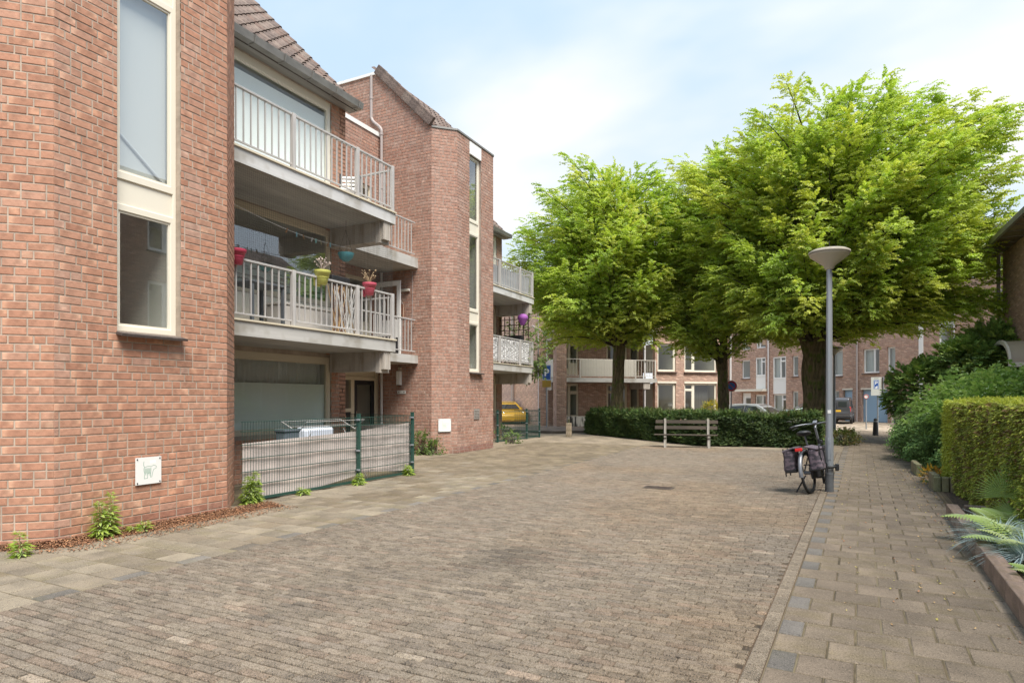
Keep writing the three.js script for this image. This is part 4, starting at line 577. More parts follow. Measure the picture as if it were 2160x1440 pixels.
  for (const s of [10.95, 7.0, 2.5]) put(mk('rain_pipe', cyl(0.06, 0.06, s > 10 ? 8.3 : 8, -s, 0, 0.08, 10), s > 10 ? M.pipeG : M.pipe, B), fS);
  put(mk('white_post', bb(1.93, 2.2, 0, 8.0, 0.01, 0.06), M.white, B), fS);
  const q = put(mk('wall_tile', new THREE.BoxGeometry(0.34, 0.34, 0.02), Mt({ color: rgb(0.62, 0.62, 0.58), map: T.conc }), B), fS); q.translateX(0.72); q.position.y = 0.72; q.translateZ(0.012);
  // white upper storeys on the right, set back top on the left
  const fU = fS, up = [[5.6, 7.1, 8.3, 9.9], [8.0, 9.4, 8.3, 9.9]];
  wall(B, face(0.0, 0, R2, R2), [3.6, 12, 8.2, 10.6], up, M.white, 0.28, 'white_storey'); for (const [a, b, c, d] of up) windowAt(B, fS, [a, b, c, d], [[a + 0.08, b - 0.08, c + 0.08, d - 0.5], [a + 0.08, b - 0.08, d - 0.42, d - 0.08]], { frame: M.white, glass: M.glassLo, set: 0.04, sill: M.sill });
  put(mk('roof_edge', mrg([bb(-16, -7.0, 8.4, 8.55, -6, 0.05), bb(-6.99, 1.95, 9.4, 9.55, -6, 0.05), bb(1.96, 3.58, 8.2, 8.3, -6, 0.02), bb(3.59, 12, 10.6, 10.8, -6, 0.05)]), M.lead, B), fS);
}
// ---------------------------------------------------------------- the house on the right with the arched canopy
{
  const X = 5.2, Z = -26.4, B = thing('brick_house', 'brick house with deep eaves and an arched door canopy behind the shrubs', 'house', [X, 0, Z]), fF = face(0, 30, 0, 1); // facing -x: u runs to +z
  const f = face(0, 0, 0, 1), ws = [[0.5, 0.0, 0], [0, 0, 0]];
  const holes = []; for (const [a, b] of [[0.9, 2.5], [3.6, 5.2]]) holes.push([4.4, 6.2, a, b]); holes.push([1.9, 3.0, 0, 2.25]);
  wall(B, f, [0, 6.9, -0.05, 6.4], holes.filter(h => h[1] < 6.9), M.far, 0.28);
  const tall = []; for (const u of [8.2, 11.35, 15.6, 19.8, 24.0]) for (const [a, b] of [[0.9, 2.5], [3.75, 5.45], [6.45, 7.75]]) tall.push([u, u + 1.75, a, b]);
  wall(B, f, [6.902, 30, -0.05, 8.7], tall, M.far, 0.28, 'tall_wall'); put(mk('tall_roof_edge', bb(6.9, 30, 8.701, 8.82, -8, 0.25), M.zinc, B), f); put(mk('tall_side', bb(6.6, 6.9, 6.4, 8.7, -8, -0.3), M.far, B), f);
  for (const [a, b, c, d] of tall) windowAt(B, f, [a, b, c, d], [[a + 0.08, a + 1.05, c + 0.08, d - 0.08], [a + 1.17, b - 0.08, c + 0.08, d - 0.08]], { set: 0.06, frame: M.white, sill: M.sill, dep: 1.6 }); wall(B, face(8, 0, -1, 0), [0, 8 - 0.002, -0.05, 6.4], [], M.far, 0.28, 'gable_wall');
  for (const [a, b, c, d] of holes) if (c) windowAt(B, f, [a, b, c, d], [[a + 0.08, a + 1.05, c + 0.08, d - 0.08], [a + 1.17, b - 0.08, c + 0.08, d - 0.08]], { set: 0.06, frame: M.white, sill: M.sill, dep: 1.6 });
  const dr = put(grp('front_door', B), f); mk('frame', slabWithHoles([1.9, 3.0, 0, 2.25], [[2.0, 2.9, 0.03, 2.15]], 0.1).translate(0, 0, -0.05), M.white, dr); mk('leaf', slabWithHoles([2.005, 2.895, 0.035, 2.145], [[2.15, 2.75, 1.2, 2.0]], 0.04).translate(0, 0, -0.08), M.white, dr); mk('pane', paneGeo(2.15, 2.75, 1.2, 2.0, -0.1), M.glass, dr);
  // eaves: soffit boards and gutter
  const ev = put(grp('eaves', B), f); mk('soffit', bb(-0.35, 6.9, 6.42, 6.48, -0.1, 0.62), Mt({ color: rgb(0.30, 0.25, 0.20), map: T.wood }), ev); mk('gutter', mrg([bb(-0.38, 6.9, 6.36, 6.52, 0.621, 0.70), bb(-0.42, -0.351, 6.36, 6.56, -0.3, 0.70)]), M.zinc, ev); for (let k = 0; k < 8; k++) mk('batten', bb(0.2 + k * 0.8, 0.24 + k * 0.8, 6.40, 6.419, 0.0, 0.61), M.zinc, ev);
  { const rf = mk('roof', mrg([bb(0.2, 5.6, -0.06, 0, -0.4, 6.58).rotateZ(0.60).translate(-0.75, 6.48, 0)]), tileMats[2], B); }
  mk('downpipe', mrg([cyl(0.055, 0.055, 6.36, -0.11, 0, -0.02, 12), cyl(0.065, 0.065, 0.07, -0.11, 5.6, -0.02, 12), cyl(0.065, 0.065, 0.07, -0.11, 3.3, -0.02, 12)]), M.pipe, B);
  // low arched canopy over the door: barrel shell, front arch towards the street, side beams
  const cp = grp('canopy', B), arch = (a0, b0, a1, b1, d0, d1) => { const q = new THREE.Shape(); q.absellipse(0, 0, a1, b1, 0, Math.PI, false); q.lineTo(-a0, 0); q.absellipse(0, 0, a0, b0, Math.PI, 0, true); q.lineTo(a1, 0); return new THREE.ExtrudeGeometry(q, { depth: d1 - d0, bevelEnabled: false, curveSegments: 24 }).translate(0, 0, d0).rotateY(-Math.PI / 2); };
  cp.position.set(0, 2.58, 2.55);
  mk('shell', arch(1.19, 0.66, 1.22, 0.69, 0.01, 0.54), Mt({ color: rgb(0.42, 0.35, 0.26), roughness: 0.6 }), cp); mk('front_arch', arch(1.13, 0.60, 1.25, 0.72, 0.541, 0.60), M.cream, cp); mk('side_beam', mrg([bb(-0.60, -0.01, -0.13, -0.002, 1.13, 1.25), bb(-0.60, -0.01, -0.13, -0.002, -1.25, -1.13)]), M.cream, cp); mk('back_panel', bb(-0.03, -0.008, -0.1, 0.6, -1.1, 1.1), Mt({ color: rgb(0.58, 0.46, 0.28) }), cp);
  mk('wall_lantern', mrg([rb(0.12, 0.05, 0.1, 0.01, -0.08, 3.9, 3.5), bar(V(-0.02, 3.9, 3.5), V(-0.08, 3.9, 3.5), 0.012)]), M.black, B);
}

// ---------------------------------------------------------------- foliage
// a leafy spray: stem along +z, leaves to both sides in the xz plane, y up
function sprayGeo(seed, n, len, lf, droop, o = {}) {
  const r = rngOf(seed), p = [], nn = [], add = (a, b, c) => { const e = V().subVectors(b, a), f = V().subVectors(c, a), q = e.cross(f).normalize(); for (const v of [a, b, c]) { p.push(v.x, v.y, v.z); nn.push(q.x, q.y, q.z); } };
  const at = t => V(0.06 * len * Math.sin(t * 3 + seed), -droop * len * t * t, len * t);
  for (let i = 0; i < n; i++) {
    const t = (i + 0.6) / n, tip = i === n - 1;
    for (const s of tip ? [0] : [-1, 1]) {
      const c = at(t);
      const a = tip ? 0 : s * (0.75 + 0.35 * (r() - 0.5)), L = lf * (0.75 + 0.5 * r()) * (1 - 0.35 * t), W = L * (o.w || 0.36), dy = -(0.25 + 0.4 * r()) * L + (r() - 0.5) * L * (0.5 + 0.8 * (o.wild || 0)); if (o.wild) c.add(V((r() - 0.5) * 0.08, (r() - 0.5) * 0.10, (r() - 0.5) * 0.06).multiplyScalar(o.wild));
      const d = V(Math.sin(a), 0, Math.cos(a)), sd = V(Math.cos(a), 0, -Math.sin(a)), b = c.clone().addScaledVector(d, L * 0.08), e = c.clone().addScaledVector(d, L).add(V(0, dy, 0)), m = c.clone().addScaledVector(d, L * 0.5).add(V(0, dy * 0.35, 0)), k = (r() - 0.5) * (o.wild ? 1.4 : 0.6) * W;
      const l = m.clone().addScaledVector(sd, W).add(V(0, k + W * 0.25, 0)), q = m.clone().addScaledVector(sd, -W).add(V(0, -k + W * 0.25, 0));
      add(b, l, e); add(b, e, q);
    }
  }
  const g = new THREE.BufferGeometry(); g.setAttribute('position', new THREE.BufferAttribute(new Float32Array(p), 3)); g.setAttribute('normal', new THREE.BufferAttribute(new Float32Array(nn), 3)); return g;
}
function instances(name, geo, m, list, parent, tones, seed) { // list: {p, d (direction of +z), s, up?}
  const o = new THREE.InstancedMesh(geo, m, list.length), r = rngOf(seed), mm = new THREE.Matrix4(), x = V(), y = V(), z = V(), c = new THREE.Color(); o.name = name; o.castShadow = o.receiveShadow = true;
  list.forEach((e, i) => {
    z.copy(e.d).normalize(); y.copy(e.up || V(0, 1, 0)); x.crossVectors(y, z); if (x.lengthSq() < 1e-4) x.set(1, 0, 0); x.normalize(); y.crossVectors(z, x);
    mm.makeBasis(x, y, z).scale(V(e.s, e.s, e.s)).setPosition(e.p); o.setMatrixAt(i, mm); const t = tones[e.t ?? Math.floor(r() * tones.length)], k = 0.82 + 0.36 * r(); o.setColorAt(i, c.setRGB(t[0] * k, t[1] * k, t[2] * k));
  });
  o.userData = { kind: 'stuff' }; parent.add(o); return o;
}
const leafM = foliage(1, 1, 1, 0.55), leafD = foliage(1, 1, 1, 0.25);
const sprays = [1, 2, 3].map(s => sprayGeo(s, 11, 0.46, 0.088, 0.28, { w: 0.42, wild: 0.45 }));
const treeTones = [[0.42, 0.55, 0.055], [0.46, 0.57, 0.06], [0.50, 0.58, 0.065], [0.37, 0.51, 0.05], [0.54, 0.59, 0.07]];
function limb(pts, r0, r1, seg, sides = 7) { // tapered tube
  const c = new THREE.CatmullRomCurve3(pts), g = new THREE.TubeGeometry(c, seg, 1, sides), p = g.attributes.position, uv = g.attributes.uv, L = c.getLength();
  for (let i = 0; i <= seg; i++) { const q = c.getPointAt(i / seg), k = lerp(r0, r1, Math.pow(i / seg, 0.8)); for (let j = 0; j <= sides; j++) { const n = i * (sides + 1) + j, w = 1 + 0.10 * Math.sin(j * 2.4 + i * 0.7); p.setXYZ(n, q.x + (p.getX(n) - q.x) * k * w, q.y + (p.getY(n) - q.y) * k * w, q.z + (p.getZ(n) - q.z) * k * w); uv.setXY(n, j / sides * 6.28 * r0, i / seg * L); } }
  g.computeVertexNormals(); return g;
}
function tree(label, base, o) {
  const t = thing('deciduous_tree', label, 'tree', base), r = rngOf(o.seed), [cx, cy, cz] = o.c, [rx, ry, rz] = o.r, wood = [], list = [[], [], []];
  mk('trunk', mrg(o.trunk.map(([pts, a, b]) => limb(pts.map(q => V(...q)), a, b, 14, 12))), M.bark, t);
  const N = o.n, gold = Math.PI * (3 - Math.sqrt(5));
  for (let k = 0; k < N; k++) {
    const yy = 1 - 1.80 * (k + 0.5) / N, th = k * gold + r() * 0.5, rr = Math.pow(Math.max(0, 1 - Math.pow(Math.abs(yy), 2.2)), 0.4545);
    const inner = r() < 0.3 ? 0.55 + 0.3 * r() : 1, lump = (0.84 + 0.16 * r() + 0.10 * Math.sin(th * 3 + yy * 5 + o.seed) + 0.07 * Math.sin(th * 7 + yy * 9)) * inner;
    let tip = V(cx + rx * rr * Math.cos(th) * lump, cy + ry * yy * lump * (yy < 0 ? 0.95 : 1), cz + rz * rr * Math.sin(th) * lump); if (o.bend) tip = o.bend(tip);
    const hd = Math.hypot(tip.x - o.ax[0], tip.z - o.ax[1]), y0 = clamp(tip.y - hd * 0.62 - 0.4, o.fork, cy + ry * 0.55), st = o.stems ? o.stems[k % o.stems.length] : o.ax, kk = (y0 - o.fork) / (cy + ry - o.fork), A = V(lerp(o.ax[0], st[0], clamp(kk * 2)), y0, lerp(o.ax[1], st[1], clamp(kk * 2)));
    const B = A.clone().lerp(tip, 0.5).add(V(0, 0.16 * hd + 0.1, 0)), cv = new THREE.QuadraticBezierCurve3(A, B.multiplyScalar(1).clone(), tip);
    if (r() < 0.75) wood.push(limb([0, 0.35, 0.7, 0.95].map(q => cv.getPoint(q)), 0.012 + 0.011 * A.distanceTo(tip), 0.008, 6, 5));
    const L = A.distanceTo(tip), tone = r() < 0.7 ? Math.floor(r() * treeTones.length) : undefined, cnt = Math.round(o.dens * Math.min(L, 5.5));
    for (let q = 0; q < cnt; q++) {
      const s = 1 - Math.pow(r(), 1.25) * Math.min(0.8, 3.6 / L), P = cv.getPoint(s), tan = cv.getTangent(s), side = (r() - 0.5) * 2, lat = V(-tan.z, 0, tan.x).normalize();
      const d = tan.clone().setY(tan.y * 0.6).addScaledVector(lat, side * (s > 0.93 ? 0.6 : 1.4)).add(V(0, (r() - 0.45) * 0.9, 0)).normalize(), off = (1 - s) * 1.0 + 0.12;
      P.addScaledVector(lat, side * off * 0.8 * (0.4 + r())).add(V(0, (r() - 0.5) * 0.6 - 0.05, 0));
      if (o.keep && !o.keep(P)) continue;
      list[Math.floor(r() * 3)].push({ p: P, d, s: (0.62 + 0.5 * r()) * (o.leaf || 1), t: tone ?? Math.floor(r() * treeTones.length), up: V((r() - 0.5) * 1.25, 1, (r() - 0.5) * 1.25).normalize() });
    }
  }
  mk('branches', mrg(wood), M.twig, t);
  list.forEach((l, i) => instances('crown', sprays[i], leafM, l, t, treeTones, o.seed + i));
  return t;
}
tree('largest tree with a thick ridged trunk and wide round crown', [-0.45, 0, -25.9], { seed: 501, n: 560, dens: 19, c: [0.55, 7.65, -0.4], r: [5.6, 5.2, 4.4], ax: [0, 0], fork: 3.5, stems: [[-0.9, 0], [0.8, 0.3], [0, -0.8], [0.1, 0.1]],
  trunk: [[[[0, -0.1, 0], [0, 0.3, 0], [0.0, 1.6, 0], [-0.02, 2.9, 0], [0.02, 3.6, 0]], 0.50, 0.40], [[[-0.05, 2.7, 0], [-0.45, 4.2, 0.05], [-0.8, 6.5, 0], [-1.0, 9.5, 0]], 0.24, 0.06], [[[0.02, 3.1, 0], [0.1, 5, 0.1], [0.3, 8, 0.2], [0.5, 12, 0.2]], 0.36, 0.06], [[[0.08, 3.1, 0], [0.7, 4.6, 0], [1.3, 7, -0.2], [2.2, 9.5, -0.3]], 0.22, 0.05]], bend: p => { if (p.y < 4.6 && p.x > 4.2) p.y = 4.6 - (4.6 - p.y) * 0.6; return p; } });
tree('spreading tree with a straight trunk left of the bench', [-8.05, 0, -26.2], { seed: 602, n: 345, dens: 19, c: [-0.65, 7.2, 0.2], r: [3.55, 4.2, 3.5], ax: [0, 0], fork: 3.7, leaf: 1.0,
  trunk: [[[[0, -0.1, 0], [-0.03, 1.5, 0], [0.03, 3.2, 0], [0.1, 4.6, 0]], 0.28, 0.23], [[[0.05, 4.0, 0], [-0.3, 5.5, 0], [-0.8, 7.5, 0]], 0.16, 0.04], [[[0.08, 4.2, 0], [0.25, 6, 0], [0.3, 9.5, 0.1]], 0.2, 0.04], [[[0.1, 4.3, 0], [0.9, 5.5, 0], [1.6, 7.5, 0.1]], 0.13, 0.04]] });
tree('slender forked tree standing between the two bigger trees', [-3.95, 0, -27.4], { seed: 703, n: 280, dens: 18, c: [-0.6, 7.1, 0], r: [2.9, 4.5, 2.7], ax: [0, 0], fork: 2.9, leaf: 0.95, bend: p => { if (p.x > 0.4 && p.y < 5) p.x *= 0.9; return p; },
  trunk: [[[[0, -0.1, 0], [0.02, 1.4, 0], [0, 2.7, 0]], 0.245, 0.20], [[[-0.02, 2.4, 0], [-0.35, 4.2, 0], [-0.6, 7, 0]], 0.15, 0.04], [[[0.03, 2.4, 0], [0.08, 4.5, 0], [0.25, 8.5, 0]], 0.18, 0.04]] });

// leafy body with leaves on and under its skin; pts = sampled surface points with outward normals
function shellLeaves(r, n, pick, depth) { const l = []; for (let i = 0; i < n; i++) { const { p, d } = pick(r); const up = V((r() - 0.5), 1, (r() - 0.5)).normalize(); l.push({ p: p.addScaledVector(d, -depth * r() * r()), d: d.clone().add(V((r() - 0.5) * 1.3, (r() - 0.4) * 1.1, (r() - 0.5) * 1.3)), s: 0.75 + 0.6 * r(), up }); } return l; }
{ // low hedge behind the bench: footprint in two legs
  const h = thing('leafy_hedge', 'low dark green clipped hedge behind the bench', 'hedge', [0, 0, 0]), r = rngOf(811), H = 0.92, D = 1.1;
  const legs = [[[-9.35, -26.1], [-3.75, -21.35]], [[-3.75, -21.35], [-0.35, -21.95]]];
  const core = [], body = legs.map(([a, b]) => { const L = Math.hypot(b[0] - a[0], b[1] - a[1]), ux = (b[0] - a[0]) / L, uz = (b[1] - a[1]) / L; core.push(put2(bb(-0.1, L + 0.1, 0.05, H - 0.16, -D + 0.1, -0.16), face(a[0], a[1], ux, uz))); return { a, ux, uz, nx: -uz, nz: ux, L }; });
  mk('twigs', mrg(core), Mt({ color: rgb(0.08, 0.13, 0.03), roughness: 1 }), h);
  const big = sprayGeo(9, 4, 0.15, 0.062, 0.15, { w: 0.46 });
  const pts = shellLeaves(r, 17000, q => { const l = body[q() < 0.62 ? 0 : 1], u = q() * (l.L + 0.2) - 0.1, k = q(), bump = 0.05 * Math.sin(u * 2.3) + 0.035 * Math.sin(u * 7.1 + 1); if (k < 0.56) { const y = 0.03 + q() * (H - 0.03), f = 0.07 * Math.sin(y * 5 + u * 3); return { p: V(l.a[0] + l.ux * u + l.nx * (bump + f - 0.03), y + bump * 0.6, l.a[1] + l.uz * u + l.nz * (bump + f - 0.03)), d: V(l.nx, 0.25, l.nz) }; } if (k < 0.9) { const w = -q() * D; return { p: V(l.a[0] + l.ux * u + l.nx * w, H + bump + 0.06 * q(), l.a[1] + l.uz * u + l.nz * w), d: V(0.2 * l.nx, 1, 0.2 * l.nz) }; } const w = -q() * D, e = q() < 0.5; const uu = e ? -0.12 : l.L + 0.12; return { p: V(l.a[0] + l.ux * uu + l.nx * w, q() * H, l.a[1] + l.uz * uu + l.nz * w), d: V(l.ux * (e ? -1 : 1), 0.2, l.uz * (e ? -1 : 1)) }; }, 0.16);
  instances('leaves', big, leafD, pts, h, [[0.055, 0.105, 0.024], [0.075, 0.13, 0.03], [0.045, 0.085, 0.02], [0.095, 0.155, 0.032], [0.12, 0.165, 0.04]], 812);
  const sp = shellLeaves(r, 420, q => { const l = body[q() < 0.6 ? 0 : 1], u = q() * l.L, w = -q() * 0.9; return { p: V(l.a[0] + l.ux * u + l.nx * w, H + 0.05, l.a[1] + l.uz * u + l.nz * w), d: V(0, 1, 0.2) }; }, 0.02);
  instances('shoots', sprayGeo(12, 6, 0.24, 0.05, 0), leafM, sp, h, [[0.13, 0.16, 0.035], [0.18, 0.15, 0.06], [0.11, 0.17, 0.03]], 813);
}
{ // clipped conifer hedge on the right
  const h = thing('conifer_hedge', 'square clipped yew hedge with bright yellow-green new growth', 'hedge', [1.95, 0, -8.4]), r = rngOf(821), H = 1.44, W = 2.2;
  const poly = [[0, 0], [0, -4.25], [-0.10, -4.75], [0.25, -5.05], [W, -5.1], [W, 0]];
  const sh = new THREE.Shape(poly.map(p => new THREE.Vector2(p[0] + (p[0] < 0.5 ? 0.13 : 0), -p[1] - 0.1)));
  mk('twigs', new THREE.ExtrudeGeometry(sh, { depth: H - 0.17, bevelEnabled: false }).rotateX(-Math.PI / 2).translate(0, 0.05, 0), Mt({ color: rgb(0.28, 0.32, 0.05), roughness: 1 }), h);
  const edge = (i, q) => { const a = poly[i], b = poly[i + 1], t = q(), L = Math.hypot(b[0] - a[0], b[1] - a[1]); return { x: lerp(a[0], b[0], t), z: lerp(a[1], b[1], t), nx: (b[1] - a[1]) / L, nz: -(b[0] - a[0]) / L, t }; };
  const sg = sprayGeo(15, 6, 0.11, 0.042, 0.1, { w: 0.28 }), old = [], young = [];
  for (let i = 0; i < 36000; i++) { const e = edge(0, r), y = 0.02 + r() * (H - 0.02), b = 0.045 * Math.sin(y * 6 + e.z * 5) + 0.03 * Math.sin(e.z * 13 + y * 3), gap = fbm(e.z * 2.2, y * 2.2, 822, 3) > 0.60 && r() < 0.6; if (gap) continue; old.push({ p: V(e.x + e.nx * (b - 0.12 * r() * r()), y, e.z + e.nz * b), d: V(e.nx, (r() - 0.35) * 1.3, e.nz + (r() - 0.5) * 1.6), s: 0.7 + 0.6 * r(), up: V(r() - 0.5, 1, r() - 0.5) }); }
  for (let i = 0; i < 9000; i++) { const j = 1 + Math.floor(r() * 2.4), e = edge(Math.min(j, 3), r), y = 0.04 + r() * (H - 0.02); young.push({ p: V(e.x - 0.06 * r() * e.nx, y, e.z - 0.06 * r() * e.nz), d: V(e.nx + (r() - 0.5), (r() - 0.2) * 1.2, e.nz + (r() - 0.5)), s: 0.7 + 0.6 * r(), up: V(r() - 0.5, 1, r() - 0.5) }); }
  for (let i = 0; i < 9000; i++) { const x = r() * W, z = -r() * 5.0; young.push({ p: V(x + 0.01, H + (r() - 0.6) * 0.06, z), d: V((r() - 0.5) * 1.4, 0.9, (r() - 0.5) * 1.4), s: 0.6 + 0.5 * r(), up: V(r() - 0.5, 0.3, r() - 0.5) }); }
  instances('old_growth', sg, leafD, old, h, [[0.28, 0.33, 0.05], [0.35, 0.40, 0.06], [0.20, 0.24, 0.04], [0.50, 0.53, 0.07], [0.24, 0.15, 0.07]], 823);
  instances('new_growth', sg, leafM, young, h, [[0.52, 0.57, 0.07], [0.57, 0.60, 0.08], [0.46, 0.52, 0.06]], 824);
}
function shrub(label, base, blobs, n, geo, tones, seed, o = {}) { // rounded bush of twigs and leaf sprays
  const t = thing(o.name || 'leafy_shrub', label, o.cat || 'shrub', base), r = rngOf(seed), st = [], list = [];
  for (let i = 0; i < 26; i++) { const b = blobs[i % blobs.length], a = r() * 6.28, e = V(b[0] + Math.cos(a) * b[3] * 0.6 * r(), b[1] + b[4] * (r() - 0.2) * 0.8, b[2] + Math.sin(a) * b[5] * 0.6 * r()); st.push(limb([V(b[0] * 0.5 + (r() - 0.5) * 0.2, 0, b[2] * 0.5 + (r() - 0.5) * 0.2), V(lerp(b[0] * 0.5, e.x, 0.5), e.y * 0.5, lerp(b[2] * 0.5, e.z, 0.5)), e], 0.014, 0.004, 5, 5)); }
  mk('stems', mrg(st), M.twig, t);
  const vol = blobs.map(b => Math.pow(b[3] * b[4] * b[5], 0.67)), tot = vol.reduce((a, b) => a + b);
  blobs.forEach((b, bi) => { for (let i = 0; i < n * vol[bi] / tot; i++) { const y = r() * 2 - 1, a = r() * 6.283, q = Math.sqrt(1 - y * y), k = (0.55 + 0.45 * Math.pow(r(), 0.4)) * (0.9 + 0.14 * Math.sin(a * 5 + y * 7)); const d = V(q * Math.cos(a), y, q * Math.sin(a)), p = V(b[0] + b[3] * d.x * k, Math.max(0.04, b[1] + b[4] * d.y * k), b[2] + b[5] * d.z * k); list.push({ p, d: d.clone().add(V((r() - 0.5) * 0.9, (o.rise ?? 0.2) + (r() - 0.5) * 0.8, (r() - 0.5) * 0.9)), s: 0.7 + 0.6 * r(), up: V((r() - 0.5) * 0.8, 1, (r() - 0.5) * 0.8) }); } });
  instances('leaves', geo, o.m || leafD, list, t, tones, seed + 1); return t;
}
const bigLeaf = sprayGeo(21, 4, 0.22, 0.13, 0.3, { w: 0.46 }), midLeaf = sprayGeo(22, 6, 0.28, 0.10, 0.15, { w: 0.40, wild: 1 }), smallLeaf = sprayGeo(23, 5, 0.20, 0.065, 0.2, { w: 0.44, wild: 1 });
shrub('dark glossy climber with large leaves against the brick house', [4.2, 0, -24.6], [[0, 1.6, 0, 1.2, 1.5, 1.6], [0.5, 2.9, -0.8, 0.9, 1.1, 1.3], [-1.3, 1.7, -0.6, 1.2, 1.1, 1.4], [-0.4, 2.6, 0.4, 0.9, 0.8, 1.0]], 6500, bigLeaf, [[0.19, 0.31, 0.065], [0.23, 0.36, 0.07], [0.15, 0.26, 0.055], [0.33, 0.44, 0.09]], 831);
shrub('fresh green shrub with upright leafy shoots behind the yew hedge', [3.0, 0, -16.4], [[0, 1.15, 0, 1.0, 0.85, 1.4], [1.2, 1.2, 0.8, 1.0, 0.82, 1.4], [-0.3, 1.0, -1.4, 0.9, 0.75, 1.1], [0.6, 1.6, -0.2, 0.7, 0.5, 0.8]], 4200, midLeaf, [[0.25, 0.40, 0.08], [0.29, 0.44, 0.09], [0.21, 0.35, 0.07], [0.35, 0.49, 0.11]], 833, { rise: 0.6, m: leafM });
shrub('dark green shrub spilling over the edge of the footway', [2.25, 0, -16.9], [[0.1, 0.55, 0, 0.65, 0.6, 1.3], [-0.1, 0.5, -1.9, 0.7, 0.58, 1.3], [0.3, 0.95, -0.9, 0.6, 0.6, 1.2], [0.35, 0.5, 1.6, 0.5, 0.52, 1.0]], 4200, smallLeaf, [[0.13, 0.23, 0.06], [0.16, 0.27, 0.07], [0.20, 0.31, 0.085], [0.10, 0.19, 0.05]], 835);
shrub('grey-green low shrub beyond the dark one along the footway', [2.5, 0, -21.5], [[0, 0.6, 0, 0.75, 0.62, 1.4], [0.2, 0.6, -1.8, 0.8, 0.65, 1.2]], 2000, smallLeaf, [[0.09, 0.11, 0.04], [0.075, 0.12, 0.035], [0.12, 0.12, 0.06], [0.06, 0.10, 0.03]], 837);
shrub('climbing plant at the end of the far balcony', [-10.2, 2.4, -22.55], [[0.1, 0.9, 0, 0.42, 0.75, 0.4], [-0.2, 0.1, 0.1, 0.4, 0.4, 0.35], [-1.2, -0.25, 0, 0.5, 0.4, 0.4], [-0.9, 1.3, -0.3, 0.6, 1.0, 0.4]], 330, midLeaf, [[0.17, 0.26, 0.05], [0.22, 0.30, 0.06], [0.14, 0.22, 0.05]], 839, { name: 'climbing_plant', cat: 'plant', m: leafM });
shrub('yellow flowering bush beside the grey car', [-5.35, 0, -33.5], [[0, 0.9, 0, 0.45, 0.45, 0.45]], 420, smallLeaf, [[0.60, 0.48, 0.03], [0.55, 0.50, 0.05], [0.35, 0.36, 0.08]], 841, { m: leafM });
shrub('small low plant with orange flowers in the bed corner', [1.68, 0, -13.75], [[0, 0.14, 0, 0.2, 0.13, 0.4], [0.12, 0.16, 0.35, 0.2, 0.15, 0.25]], 240, sprayGeo(24, 5, 0.10, 0.03, 0.1, { w: 0.35 }), [[0.07, 0.14, 0.04], [0.10, 0.16, 0.05], [0.62, 0.36, 0.02], [0.60, 0.30, 0.03]], 843, { name: 'flower_plant', cat: 'plant' });
shrub('brownish weeds at the foot of the second lamp post', [0.45, 0, -24.2], [[0, 0.2, 0, 0.4, 0.22, 0.9]], 260, smallLeaf, [[0.14, 0.17, 0.04], [0.20, 0.15, 0.05], [0.10, 0.14, 0.03]], 845, { name: 'weed_patch', cat: 'weeds' });
shrub('leafy weeds at the brown tower foot behind the fence post', [-10.1, 0, -14.6], [[0, 0.25, 0, 0.25, 0.28, 0.2], [0.35, 0.15, -0.1, 0.2, 0.16, 0.15]], 130, smallLeaf, [[0.12, 0.20, 0.03], [0.16, 0.24, 0.04]], 847, { name: 'weed_patch', cat: 'weeds', m: leafM });
shrub('leafy weeds below the end of the fence by the yellow car', [-9.75, 0, -19.5], [[0, 0.16, 0, 0.18, 0.16, 0.25], [-0.9, 0.3, -1.2, 0.2, 0.22, 0.25]], 80, smallLeaf, [[0.16, 0.24, 0.05], [0.12, 0.20, 0.03]], 849, { name: 'weed_patch', cat: 'weeds', m: leafM });
// upright weeds along the walls: a stem with whorls of narrow leaves
function tallWeed(label, p, h, stems, seed) {
  const t = thing('tall_weed', label, 'weed', p), r = rngOf(seed), gs = [], list = [];
  for (let s = 0; s < stems; s++) { const a = V((r() - 0.5) * 0.10, 0, (r() - 0.5) * 0.14), H = h * (s ? 0.55 + 0.35 * r() : 1), b = a.clone().add(V((r() - 0.3) * 0.07, H, (r() - 0.5) * 0.1)); gs.push(bar(a, b, 0.005, 5, 0.002)); for (let k = 0; k < H * 190; k++) { const q = r(), an = k * 2.4, lf = (1 - q * 0.6); list.push({ p: a.clone().lerp(b, q), d: V(Math.cos(an), 0.35 + q * 0.9, Math.sin(an)), s: lf * (0.8 + 0.4 * r()), up: V(0, 1, 0) }); } }
  mk('stem', mrg(gs), Mt({ color: rgb(0.18, 0.22, 0.05) }), t); instances('leaves', weedLeaf, leafM, list, t, [[0.36, 0.47, 0.06], [0.42, 0.52, 0.07], [0.30, 0.42, 0.05]], seed + 1); return t;
}
const weedLeaf = sprayGeo(31, 2, 0.07, 0.12, 0.1, { w: 0.15 });
tallWeed('tall weed with feathery leaves at the red tower foot', [-7.20, 0, -4.25], 0.50, 2, 851);
tallWeed('small weed at the near corner of the red tower', [-7.05, 0, -3.45], 0.24, 1, 853);
tallWeed('bushy weed where the red tower meets the garden fence', [-7.55, 0, -6.58], 0.46, 5, 855);
tallWeed('tiny weed beside the feathery one at the wall', [-7.17, 0, -4.62], 0.12, 2, 857);
tallWeed('small weed at the middle post of the garden fence', [-7.55, 0, -8.95], 0.20, 3, 859);
tallWeed('small weed at the corner post of the garden fence', [-7.55, 0, -10.5], 0.20, 3, 861);
tallWeed('seedling growing under the long garden fence panel', [-7.55, 0, -7.6], 0.13, 2, 863);
